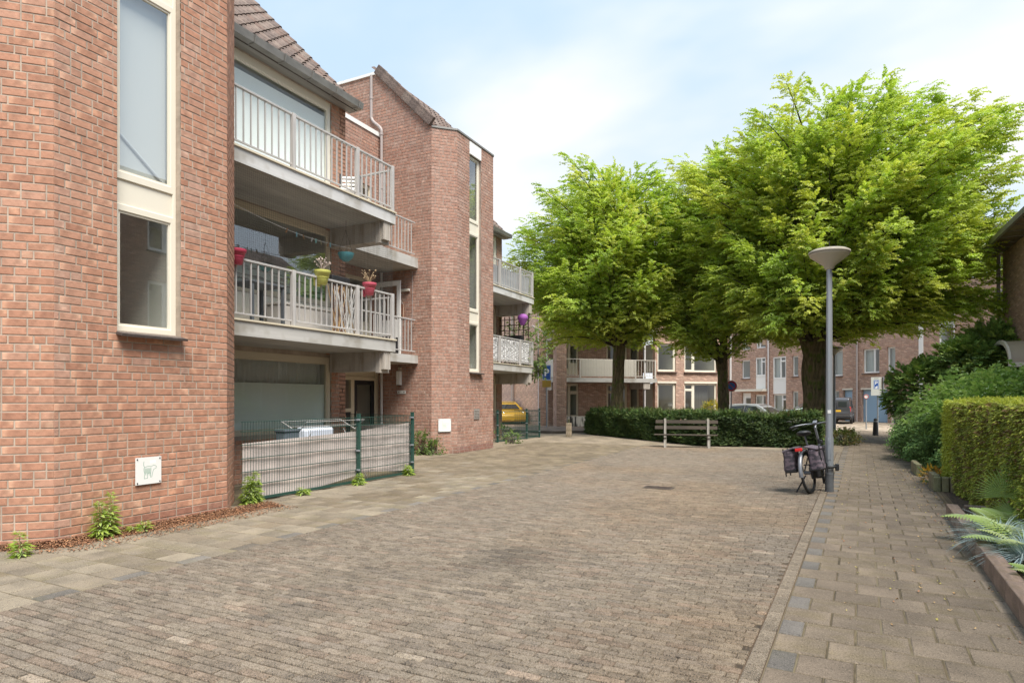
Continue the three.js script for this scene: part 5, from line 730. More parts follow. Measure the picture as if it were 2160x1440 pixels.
{ // fallen leaves and moss crumbs along the walls and in the gutter of the footway
  const mkl = (name, n, pick, tones, seed, sz) => { const r = rngOf(seed), g = new THREE.PlaneGeometry(0.026, 0.012, 2, 1); { const p = g.attributes.position; for (let i = 0; i < p.count; i++) p.setZ(i, Math.abs(p.getX(i)) * 0.5); g.computeVertexNormals(); } const l = []; for (let i = 0; i < n; i++) { const q = pick(r); if (!q) continue; l.push({ p: V(q[0], q[1], q[2]), d: V((r() - 0.5) * 0.7, 1, (r() - 0.5) * 0.7), s: (sz || 1) * (0.5 + 0.8 * r()), up: V(r() - 0.5, 0.1, r() - 0.5) }); } const o = instances(name, g, Mt({ side: THREE.DoubleSide, roughness: 1 }), l, scene, tones, seed); o.userData = { kind: 'stuff', label: name === 'leaf_litter' ? 'brown dry leaf litter along the foot of the red tower' : 'scattered dry leaves on the footway beside the bed', category: 'litter' }; return o; };
  mkl('leaf_litter', 15000, r => { const k = r(), w = Math.pow(r(), 1.6), u = r(); const th = 0.12 + 0.16 * fbm(u * 9, 3, 871, 3); const x = -7.285 + w * th * 1.2, z = -3.4 - u * 3.3; if (k < 0.22) return [-7.25 + w * 0.55 - (z > -3.85 ? (z + 3.82) : 0), 0.012 + r() * 0.01, z]; return z > -3.82 ? [-7.285 - (z + 3.82) + w * th, 0.012 + (1 - w) * 0.05 * r(), z] : [x, 0.012 + (1 - w) * 0.055 * r(), z]; }, [[0.26, 0.12, 0.06], [0.20, 0.10, 0.055], [0.33, 0.17, 0.085], [0.14, 0.08, 0.045]], 872, 0.8);
  mkl('fallen_leaves', 520, r => r() < 0.6 ? [1.40 + Math.pow(r(), 2) * -0.35 + 0.1, 0.014, -5.2 - r() * 11] : [0.1 + r() * 1.3, 0.013, -5 - r() * 13], [[0.36, 0.22, 0.10], [0.45, 0.30, 0.14], [0.30, 0.15, 0.08], [0.40, 0.34, 0.10]], 874, 0.9);
}

// ---------------------------------------------------------------- street furniture
function lampPost(label, p, o = {}) {
  const t = thing('street_lamp', label, 'street lamp', p), h = o.h || 3.72;
  mk('post', lathe([[0.062, 0], [0.062, 0.30], [0.064, 0.301], [0.064, 0.9], [0.055, 0.93], [0.042, h - 0.02], [0.0, h]], 20), M.galv, t);
  if (!o.far) { mk('base_sleeve', cyl(0.066, 0.066, 0.30, 0, 0.002, 0, 20), Mt({ color: rgb(0.16, 0.17, 0.18), map: T.conc, roughness: 0.7 }), t); mk('hatch', mrg([bx(0.05, 0.36, 0.006, 0, 0.72, 0.064), cyl(0.008, 0.008, 0.008, 0, 0, 0, 8).rotateX(Math.PI / 2).translate(0, 0.82, 0.066)]), M.galv, t); mk('sticker', bx(0.05, 0.055, 0.004, 0.0, 1.33, 0.053), M.white, t); }
  mk('bowl', lathe([[0.045, h - 0.04], [0.075, h - 0.02], [0.085, h + 0.02], [0.295, h + 0.185], [0.305, h + 0.225]], 28), new THREE.MeshPhysicalMaterial({ color: rgb(0.62, 0.58, 0.49), roughness: 0.55, transmission: 0.25, thickness: 0, side: THREE.DoubleSide }), t);
  mk('rim', lathe([[0.30, h + 0.215], [0.315, h + 0.225], [0.315, h + 0.255], [0.26, h + 0.285], [0.06, h + 0.31], [0, h + 0.315]], 28), Mt({ color: rgb(0.40, 0.36, 0.29), map: T.conc }), t); mk('spike', bar(V(0, h + 0.3, 0), V(0, h + 0.44, 0), 0.006, 6), M.black, t); return t;
}
lampPost('grey street lamp with shallow bowl, a bicycle locked to it', [0.0, 0, -11.75]);
lampPost('weathered street lamp under the largest tree', [0.18, 0, -29.0], { far: true, h: 3.35 });
{ const t = thing('street_lamp', 'grey street lamp with curved arm at the corner building', 'street lamp', [-13.05, 0, -30.15]); mk('post', cyl(0.055, 0.04, 4.4, 0, 0.1, 0, 12), M.pipeG, t); mk('arm', tube([V(0, 4.4, 0), V(-0.06, 4.75, -0.0), V(-0.30, 5.05, 0.05), V(-0.62, 5.28, 0.1)], 0.03, 16, 8), M.pipe, t); mk('head', rb(0.42, 0.10, 0.18, 0.03).rotateZ(-0.55).translate(-0.62, 5.22, 0.1), M.pipe, t); }
function sign(label, p, turn, h, plates, cat = 'road sign') {
  const t = thing('road_sign', label, cat, p, turn); mk('pole', cyl(0.03, 0.03, h, 0, 0, -0.03, 10), M.galv, t); plates(t); return t;
}
const pWhite = (g, w, h, fs, y, mark) => { g.fillStyle = '#2a59ab'; g.fillRect(0, 0, w, h); g.strokeStyle = '#c9d6ea'; g.lineWidth = 6; g.strokeRect(7, 7, w - 14, h - 14); g.fillStyle = '#f2f4f6'; g.font = 'bold ' + fs + 'px sans-serif'; g.textAlign = 'center'; g.textBaseline = 'middle'; g.fillText('P', w / 2, y); if (mark) { g.beginPath(); g.arc(w * 0.62, h * 0.78, w * 0.2, Math.PI, 0); g.fill(); g.fillRect(w * 0.25, h * 0.78, w * 0.5, h * 0.06); g.beginPath(); g.moveTo(w * 0.2, h * 0.95); g.lineTo(w * 0.55, h * 0.7); g.lineTo(w * 0.75, h * 0.95); g.fill(); } };
sign('blue parking sign over a brown plate beside the corner building', [-12.75, 0, -29.4], 0.45, 2.55, t => { board(t, 'parking_plate', 0.44, 0.76, 0.02, Mt({ map: canvasTex(128, 224, g => pWhite(g, 128, 224, 150, 112)), roughness: 0.4 }), M.galv).position.set(0, 2.85, 0.01); board(t, 'lower_plate', 0.44, 0.34, 0.02, Mt({ color: rgb(0.42, 0.27, 0.05) }), M.galv).position.set(0, 2.28, 0.01); });
sign('round blue no parking sign with red ring behind the hedge', [-3.9, 0, -29.6], 0.35, 2.1, t => { const f = Mt({ map: canvasTex(256, 256, g => { g.fillStyle = '#e9c9c4'; g.fillRect(0, 0, 256, 256); g.fillStyle = '#c43a45'; g.beginPath(); g.arc(128, 128, 122, 0, 7); g.fill(); g.fillStyle = '#4a72c0'; g.beginPath(); g.arc(128, 128, 86, 0, 7); g.fill(); g.strokeStyle = '#c25c6c'; g.lineWidth = 22; g.beginPath(); g.moveTo(68, 68); g.lineTo(188, 188); g.stroke(); }), roughness: 0.4 }); const d = new THREE.CylinderGeometry(0.24, 0.24, 0.02, 32).rotateX(Math.PI / 2); { const uv = d.attributes.uv, ps = d.attributes.position; for (let i = 0; i < uv.count; i++) uv.setXY(i, 0.5 + ps.getX(i) / 0.49, 0.5 + ps.getY(i) / 0.49); } mk('disc', d, f, t).position.set(0, 2.10, 0.0); mk('edge', new THREE.TorusGeometry(0.242, 0.012, 8, 40), M.white, t).position.set(0, 2.10, 0.005); });
sign('white parking disc zone sign box near the black bollard', [1.98, 0, -33.4], -0.02, 1.75, t => { board(t, 'zone_plate', 0.42, 0.84, 0.03, Mt({ map: canvasTex(128, 256, g => { g.fillStyle = '#d9dbd6'; g.fillRect(0, 0, 128, 256); g.save(); g.translate(32, 40); pWhite(g, 64, 124, 66, 40, true); g.restore(); g.fillStyle = '#9aa09c'; g.fillRect(36, 14, 56, 10); }), roughness: 0.4 }), M.galv).position.set(-0.06, 2.10, 0.01); mk('back_plate', rb(0.05, 0.84, 0.40, 0.008, 0.22, 2.10, -0.2), M.galv, t); mk('edge_strip', bx(0.03, 0.8, 0.05, 0.185, 2.1, 0.03), M.black, t); });
sign('small round white sign with red ring before the garage', [1.66, 0, -36.5], 0, 1.56, t => { mk('disc', new THREE.CylinderGeometry(0.10, 0.10, 0.015, 24).rotateX(Math.PI / 2), M.white, t).position.set(0, 1.64, 0); mk('ring', new THREE.TorusGeometry(0.095, 0.014, 8, 28), Mt({ color: rgb(0.5, 0.12, 0.10) }), t).position.set(0, 1.64, 0.008); });
{ const t = thing('bollard', 'black round-topped bollard at the end of the footway', 'bollard', [1.72, 0, -30.4]); mk('post', lathe([[0.115, 0], [0.11, 0.03], [0.085, 0.55], [0.075, 0.66], [0.05, 0.71], [0, 0.73]], 18), M.black, t); mk('band', cyl(0.084, 0.081, 0.05, 0, 0.57, 0, 18), Mt({ color: rgb(0.25, 0.25, 0.26), roughness: 0.4 }), t); }
{ const t = thing('bollard', 'short concrete post stump with worn paint before the kerb', 'bollard', [-9.45, 0, -24.05]); mk('post', rb(0.20, 0.56, 0.20, 0.03, 0, 0.27, 0, 3), Mt({ color: rgb(0.42, 0.36, 0.30), map: tex(256, (x, y) => { const m = clamp((fbm(x * 7, y * 7, 901, 4, 7) - 0.5) * 6); return [0.85 - 0.35 * m, 0.82 - 0.32 * m, 0.78 - 0.38 * m]; }, 0.4), roughness: 1 }), t); mk('stub', mrg([cyl(0.05, 0.045, 0.16, 0, 0.54, 0, 10)]), Mt({ color: rgb(0.06, 0.06, 0.03) }), t); }
{ const t = thing('wooden_stake', 'short leaning wooden stake by the second lamp post', 'stake', [0.50, 0, -24.0]); const m = mk('stake', rb(0.10, 0.62, 0.09, 0.012, 0, 0.30, 0), Mt({ color: rgb(0.16, 0.13, 0.06), map: T.wood }), t); m.rotation.z = 0.06; }
{ // park bench
  const a = [-4.62, -20.15], b = [-3.44, -20.42], t = thing('park_bench', 'weathered wooden park bench in front of the low hedge', 'bench', [-4.02, 0, -20.35], -Math.atan2(b[1] - a[1], b[0] - a[0]));
  const pl = (w, h, d, x, y, z, tilt) => { const m = mk('plank', rb(w, h, d, 0.008), M.wood, t); m.position.set(x, y, z); m.rotation.x = tilt; return m; };
  pl(1.92, 0.11, 0.035, 0, 0.80, -0.285, -0.17).name = 'back_plank'; pl(1.92, 0.11, 0.035, -0.02, 0.615, -0.245, -0.17).name = 'back_plank';
  for (let k = 0; k < 3; k++) pl(1.92, 0.035, 0.115, -0.04, 0.40 + (k - 1) * 0.006, -0.12 + k * 0.13, 0.04).name = 'seat_plank';
  for (const s of [-1, 1]) { const lg = mk('leg', mrg([bx(0.07, 0.62, 0.07).rotateX(-0.17).translate(s * 0.66, 0.60, -0.215), bx(0.08, 0.40, 0.10).rotateX(-0.24).translate(s * 0.66, 0.19, 0.12), bx(0.08, 0.40, 0.09).rotateX(0.10).translate(s * 0.66, 0.19, -0.2), bx(0.08, 0.07, 0.44, s * 0.66, 0.355, -0.03)]), M.conc, t); for (const y of [0.80, 0.615]) mk('bolt', cyl(0.016, 0.016, 0.012, 0, 0, 0, 8).rotateX(Math.PI / 2 - 0.17).translate(s * 0.66, y, -0.262 + (0.80 - y) * 0.2), M.chrome, lg); }
}
{ const t = thing('manhole_cover', 'small rusty iron cover set in the road', 'cover', [-2.63, 0.012, -10.9]); mk('frame', slabWithHoles([-0.25, 0.25, -0.16, 0.16], [[-0.22, 0.22, -0.13, 0.13]], 0.02).rotateX(-Math.PI / 2).translate(0, 0.006, 0), Mt({ color: rgb(0.10, 0.075, 0.055), map: T.roof, roughness: 0.8 }), t); mk('lid', mrg([bb(-0.217, 0.217, -0.01, 0.001, -0.127, 0.127), ...[-2, -1, 0, 1, 2].map(k => bb(-0.2, 0.2, 0.001, 0.004, k * 0.05 - 0.008, k * 0.05 + 0.008))]), Mt({ color: rgb(0.085, 0.06, 0.045), map: T.roof, roughness: 0.8 }), t); }
// ---------------------------------------------------------------- bicycle with panniers, locked to the lamp post
{
  const t = thing('bicycle', 'black city bicycle with patterned grey panniers locked to the lamp post', 'bicycle', [-0.26, 0, -11.38], -0.25); // forward = -z of its own
  t.rotation.order = 'YXZ'; t.rotation.z = 0.155; const R = 0.345, fw = -1.10;
  const dk = Mt({ color: rgb(0.03, 0.032, 0.036), roughness: 0.4 }), gr = Mt({ color: rgb(0.20, 0.21, 0.23), roughness: 0.35, metalness: 0.3 });
  for (const z of [0, fw]) { const w = grp('wheel', t); w.position.set(0, R, z); mk('tyre', new THREE.TorusGeometry(R - 0.022, 0.022, 10, 48).rotateY(Math.PI / 2), M.rubber, w); mk('rim', new THREE.TorusGeometry(R - 0.05, 0.012, 6, 48).rotateY(Math.PI / 2), dk, w); mk('hub', new THREE.CylinderGeometry(z ? 0.04 : 0.03, z ? 0.04 : 0.03, 0.11, 14).rotateZ(Math.PI / 2), gr, w); const sp = []; for (let k = 0; k < 28; k++) { const a = k / 28 * 6.283, s = k % 2 ? 1 : -1; sp.push(bar(V(0.03 * s, 0.03 * Math.sin(a + 0.6 * s), 0.03 * Math.cos(a + 0.6 * s)), V(0, (R - 0.055) * Math.sin(a), (R - 0.055) * Math.cos(a)), 0.0012, 4)); } mk('spokes', mrg(sp), gr, w); const md = (a0, a1) => { const s = []; for (let k = 0; k <= 18; k++) { const a = lerp(a0, a1, k / 18); s.push(V(0, (R + 0.02) * Math.sin(a), (R + 0.02) * Math.cos(a))); } const g = new THREE.TubeGeometry(new THREE.CatmullRomCurve3(s), 30, 0.03, 8); g.scale(1.1, 1, 1); return g; }; mk('mudguard', z ? md(0.4, 2.6) : md(-0.12, 2.3), z ? dk : gr, w); }
  const bb0 = V(0, 0.29, -0.46), seat = V(0, 0.80, -0.20), head0 = V(0, 0.66, -0.92), head1 = V(0, 0.86, -0.86), rear = V(0, R, 0);
  mk('frame', mrg([bar(bb0, seat, 0.018, 10), bar(bb0, head0, 0.026, 10), bar(V(0, 0.52, -0.34), V(0, 0.76, -0.89), 0.022, 10), bar(head0, head1, 0.022, 10), ...[-1, 1].flatMap(s => [bar(bb0, V(0.06 * s, R, 0), 0.011, 8), bar(V(0, 0.68, -0.26), V(0.06 * s, R, 0), 0.009, 8), bar(V(0.05 * s, 0.62, -0.93), V(0.055 * s, R, fw), 0.013, 8)]), rb(0.11, 0.03, 0.06, 0.01, 0, 0.65, -0.925)]), dk, t);
  mk('chain_case', mrg([rb(0.045, 0.16, 0.62, 0.02, 0.075, 0.32, -0.25)]), M.black, t); mk('motor', new THREE.CylinderGeometry(0.09, 0.09, 0.13, 18).rotateZ(Math.PI / 2).translate(0, 0.30, -0.46), M.black, t);
  for (const s of [-1, 1]) mk('crank', mrg([bar(V(0.08 * s, 0.29, -0.46), V(0.09 * s, 0.29 - 0.16 * s, -0.44), 0.011, 6), rb(0.09, 0.02, 0.06, 0.006, 0.13 * s, 0.29 - 0.16 * s, -0.44)]), M.black, t);
  mk('seat_post', bar(seat, V(0, 0.95, -0.15), 0.014, 8), gr, t);
  { const g = new THREE.SphereGeometry(1, 18, 12), p = g.attributes.position; for (let i = 0; i < p.count; i++) { const z = p.getZ(i), k = z < 0 ? lerp(0.35, 1, 1 + z) : 1; p.setXYZ(i, p.getX(i) * 0.115 * k, p.getY(i) * 0.045 + (z > 0.5 ? 0.012 : 0), z * 0.14); } g.computeVertexNormals(); mk('saddle', g.translate(0, 0.985, -0.14), M.black, t); }
  // stem and swept handlebar
  mk('stem', mrg([bar(head1, V(0, 1.06, -0.80), 0.02, 10), bar(V(0, 1.05, -0.80), V(0, 1.12, -0.86), 0.018, 8)]), gr, t); mk('display', rb(0.07, 0.03, 0.09, 0.01).rotateX(0.5).translate(0, 1.15, -0.83), gr, t);
  const hb = grp('handlebar', t); mk('bar', tube([V(-0.33, 1.10, -0.58), V(-0.29, 1.12, -0.70), V(-0.14, 1.13, -0.84), V(0, 1.12, -0.86), V(0.14, 1.13, -0.84), V(0.29, 1.12, -0.70), V(0.33, 1.10, -0.58)], 0.013, 40, 8), gr, hb); for (const s of [-1, 1]) { mk('grip', bar(V(0.30 * s, 1.115, -0.66), V(0.335 * s, 1.095, -0.55), 0.019, 10), M.black, hb); mk('brake_lever', bar(V(0.27 * s, 1.09, -0.73), V(0.33 * s, 1.05, -0.62), 0.007, 6), M.black, hb); }
  mk('headlight', rb(0.07, 0.07, 0.07, 0.02, 0, 0.80, -0.98), M.black, t);
  // rack, tail light, panniers
  mk('rack', mrg([...[-1, 1].flatMap(s => [bar(V(0.07 * s, 0.76, -0.22), V(0.07 * s, 0.76, 0.26), 0.007, 6), bar(V(0.075 * s, 0.76, 0.15), V(0.06 * s, R, 0.0), 0.006, 6)]), bar(V(-0.07, 0.76, 0.26), V(0.07, 0.76, 0.26), 0.007, 6), bx(0.10, 0.006, 0.44, 0, 0.765, 0.02)]), M.black, t);
  mk('tail_light', rb(0.11, 0.05, 0.03, 0.01, 0, 0.735, 0.285), Mt({ color: rgb(0.62, 0.02, 0.02), roughness: 0.25 }), t);
  const bagM = Mt({ map: tex(256, (x, y, i, j) => { const a = fbm(x * 10, y * 10, 911, 4, 10), k = clamp((a - 0.46) * 7); return [lerp(0.26, 0.42, k), lerp(0.24, 0.37, k), lerp(0.27, 0.40, k)]; }, 0.35, true, true), roughness: 0.75 });
  for (const s of [-1, 1]) { const pn = grp('pannier', t); const g = new RoundedBoxGeometry(0.17, 0.36, 0.40, 5, 0.045), p = g.attributes.position; for (let i = 0; i < p.count; i++) { const y = p.getY(i) / 0.36 + 0.5, x = p.getX(i) * s; p.setX(i, p.getX(i) * lerp(1.12, 0.78, y) + s * 0.018 * Math.sin(p.getZ(i) * 13 + y * 5) + s * 0.02 * (y < 0.7 ? 1 : 0)); p.setZ(i, p.getZ(i) * lerp(0.92, 1.05, y)); p.setY(i, p.getY(i) + 0.012 * Math.sin(p.getZ(i) * 17 + s)); } g.computeVertexNormals(); const uv = g.attributes.uv; for (let i = 0; i < uv.count; i++) uv.setXY(i, p.getZ(i) + p.getX(i), p.getY(i)); mk('bag', g.translate(s * 0.18, 0.565, 0.06), bagM, pn); mk('flap', rb(0.20, 0.03, 0.42, 0.012).rotateZ(-0.30 * s).translate(s * 0.175, 0.745, 0.06), bagM, pn); mk('base_patch', rb(0.19, 0.07, 0.37, 0.02, s * 0.185, 0.41, 0.06), M.black, pn); for (const z of [-0.05, 0.17]) mk('strap', mrg([bx(0.012, 0.30, 0.028, s * 0.278, 0.62, z), bx(0.014, 0.16, 0.02, s * 0.29, 0.40, z)]), M.black, pn); mk('buckle', rb(0.02, 0.045, 0.045, 0.006, s * 0.285, 0.56, 0.17), M.black, pn); }
  mk('kickstand', bar(V(-0.06, 0.30, -0.06), V(-0.26, -0.02, 0.05), 0.012, 8), M.black, t);
}
solo('bicycle_lock', mrg([new THREE.TorusGeometry(0.10, 0.022, 8, 26).rotateX(Math.PI / 2).rotateZ(0.12), rb(0.06, 0.12, 0.07, 0.02, 0.115, 0.0, 0.02), tube([V(-0.08, 0, -0.05), V(-0.20, 0.04, -0.15), V(-0.16, 0.08, -0.35)], 0.018, 12, 8)]), M.black, 'black chain lock looped round the lamp post', 'lock', [0.0, 0.42, -11.75]);
// ---------------------------------------------------------------- parked vehicles
function vehicle(name, label, p, turn, k, o) { // side profile in metres, nose towards +x
  const t = thing(name, label, o.cat || 'car', p, turn); t.scale.setScalar(k);
  const Wd = o.w, belt = o.belt, roof = o.roof, def = g => { const q = g.attributes.position; for (let i = 0; i < q.count; i++) { const y = q.getY(i), s = y > belt ? 1 - o.tuck * (y - belt) / (roof - belt) : y < 0.45 ? 1 - 0.06 * (0.45 - y) / 0.3 : 1, x = q.getX(i), e = 1 - 0.10 * Math.pow(clamp((Math.abs(x) - o.len * 0.30) / (o.len * 0.2)), 2); q.setZ(i, q.getZ(i) * s * e); } g.computeVertexNormals(); return g; };
  const ext = (pts, w, bev = 0.04) => { const s = new THREE.Shape(); s.moveTo(...pts[0]); s.splineThru(pts.slice(1).map(a => new THREE.Vector2(...a))); const g = new THREE.ExtrudeGeometry(s, { depth: w - 2 * bev, bevelEnabled: bev > 0, bevelThickness: bev, bevelSize: bev, bevelOffset: -bev, bevelSegments: 4, curveSegments: 5 }); return g.translate(0, 0, -w / 2 + bev); };
  const poly = (pts, w) => new THREE.ExtrudeGeometry(new THREE.Shape(pts.map(a => new THREE.Vector2(...a))), { depth: w, bevelEnabled: false }).translate(0, 0, -w / 2);
  const paint = new THREE.MeshPhysicalMaterial({ color: rgb(...o.c), roughness: 0.35, metalness: o.metal ?? 0.2, clearcoat: 1, clearcoatRoughness: 0.08 }), gl = new THREE.MeshPhysicalMaterial({ color: rgb(0.03, 0.035, 0.035), roughness: 0.05, ior: 1.6 });
  mk('body', def(ext(o.body, Wd)), paint, t);
  for (const [i, w] of o.side.entries()) mk('side_window', def(poly(w, Wd + 0.008)), gl, t);
  for (const [nm, a, b, wd] of o.glass) { const g = new THREE.BoxGeometry(Math.hypot(b[0] - a[0], b[1] - a[1]), 0.012, Wd * wd, 8, 1, 10); g.rotateZ(Math.atan2(b[1] - a[1], b[0] - a[0])).translate((a[0] + b[0]) / 2, (a[1] + b[1]) / 2, 0); mk(nm, def(g), gl, t); }
  for (const x of o.wheels) for (const s of [-1, 1]) { const w = grp('wheel', t); w.position.set(x, o.wr, s * (Wd / 2 - 0.075)); mk('tyre', new THREE.TorusGeometry(o.wr - 0.075, 0.078, 12, 32), M.rubber, w); mk('rim', mrg([new THREE.CylinderGeometry(o.wr - 0.12, o.wr - 0.12, 0.12, 24).rotateX(Math.PI / 2), ...[0, 1, 2, 3, 4].map(q => bx(0.05, o.wr - 0.13, 0.14, 0, (o.wr - 0.13) / 2, 0).rotateZ(q * 1.2566))]), M.galv, w); mk('wheel_arch', new THREE.CylinderGeometry(o.wr + 0.06, o.wr + 0.06, 0.14, 28).rotateX(Math.PI / 2).translate(0, 0.01, s * 0.025), M.black, w); }
  (o.more || (() => {}))(t, paint, gl, def); return t;
}
const hatch = { w: 1.72, len: 3.9, belt: 0.92, roof: 1.42, tuck: 0.24, wr: 0.31, wheels: [1.22, -1.26], body: [[-1.9, 0.32], [-1.96, 0.55], [-1.9, 0.9], [-1.78, 1.22], [-1.35, 1.40], [-0.6, 1.42], [0.1, 1.36], [0.55, 1.12], [0.85, 0.94], [1.45, 0.86], [1.82, 0.72], [1.95, 0.52], [1.9, 0.28], [1.5, 0.22], [0, 0.2], [-1.5, 0.22], [-1.9, 0.32]],
  side: [[[-0.62, 0.95], [0.50, 0.95], [0.05, 1.28], [-0.55, 1.32]], [[-1.62, 0.97], [-0.70, 0.95], [-0.64, 1.32], [-1.38, 1.28]]], glass: [['windscreen', [0.84, 0.965], [0.16, 1.345], 0.80], ['rear_window', [-1.86, 1.02], [-1.60, 1.33], 0.72]],
  more: (t, paint) => { for (const s of [-1, 1]) { const l = mk('headlight', new THREE.SphereGeometry(0.13, 18, 12).scale(0.8, 0.95, 0.75), M.chrome, t); l.position.set(1.66, 0.70, s * 0.58); mk('mirror', rb(0.10, 0.13, 0.2, 0.03), paint, t).position.set(0.42, 0.99, s * 0.93); mk('door_handle', rb(0.14, 0.03, 0.03, 0.01), M.chrome, t).position.set(-0.42, 0.84, s * 0.862); } mk('grille', rb(0.06, 0.20, 0.9, 0.02, 1.90, 0.46, 0), M.black, t); mk('number_plate', bx(0.02, 0.11, 0.48, 1.945, 0.40, 0), Mt({ color: rgb(0.7, 0.5, 0.05) }), t); } };
vehicle('hatchback_car', 'yellow hatchback parked behind the green fence', [-16.98, 0, -32.98], -Math.PI / 4, 0.98, { ...hatch, c: [0.55, 0.32, 0.02], metal: 0 });
vehicle('hatchback_car', 'silver grey compact car with round headlights beyond the hedge', [-3.1, 0, -34.4], -0.35, 0.90, { ...hatch, c: [0.50, 0.50, 0.47], metal: 0.4 });
vehicle('estate_car', 'dark green car half hidden behind the largest trunk', [-1.15, 0, -46.3], 0.3 + Math.PI, 0.95, { ...hatch, c: [0.05, 0.09, 0.07], metal: 0.3 });
vehicle('cargo_van', 'dark grey delivery van with yellow number plate beyond the lamp', [0.55, 0, -45.2], 1.50, 0.88, { cat: 'van', w: 1.8, len: 4.4, belt: 1.02, roof: 1.84, tuck: 0.16, wr: 0.33, wheels: [1.35, -1.35], c: [0.075, 0.075, 0.082], metal: 0.4,
  body: [[-2.16, 0.36], [-2.22, 0.6], [-2.20, 1.0], [-2.12, 1.5], [-1.98, 1.78], [-1.5, 1.84], [0, 1.84], [0.7, 1.74], [1.15, 1.3], [1.45, 1.04], [2.0, 0.90], [2.2, 0.6], [2.12, 0.3], [1.5, 0.24], [0, 0.24], [-1.5, 0.26], [-2.16, 0.36]], side: [[[0.05, 1.08], [1.05, 1.08], [0.66, 1.56], [0.05, 1.6]]], glass: [['windscreen', [1.42, 1.09], [0.76, 1.70], 0.8]],
  more: (t, paint, gl) => { for (const s of [-1, 1]) { mk('rear_window', rb(0.03, 0.36, 0.52, 0.06), gl, t).position.set(-2.155, 1.36, s * 0.34); t.children[t.children.length - 1].rotation.z = -0.14; mk('tail_light', rb(0.06, 0.34, 0.12, 0.02), Mt({ color: rgb(0.5, 0.05, 0.04), roughness: 0.3 }), t).position.set(-2.15, 1.02, s * 0.79); } mk('number_plate', bx(0.03, 0.12, 0.5, -2.215, 0.90, 0), Mt({ color: rgb(0.75, 0.45, 0.03) }), t); mk('bumper', rb(0.14, 0.2, 1.68, 0.04, -2.19, 0.48, 0), M.black, t); mk('door_gap', bx(0.02, 1.1, 0.012, -2.205, 1.0, 0), M.black, t); } });
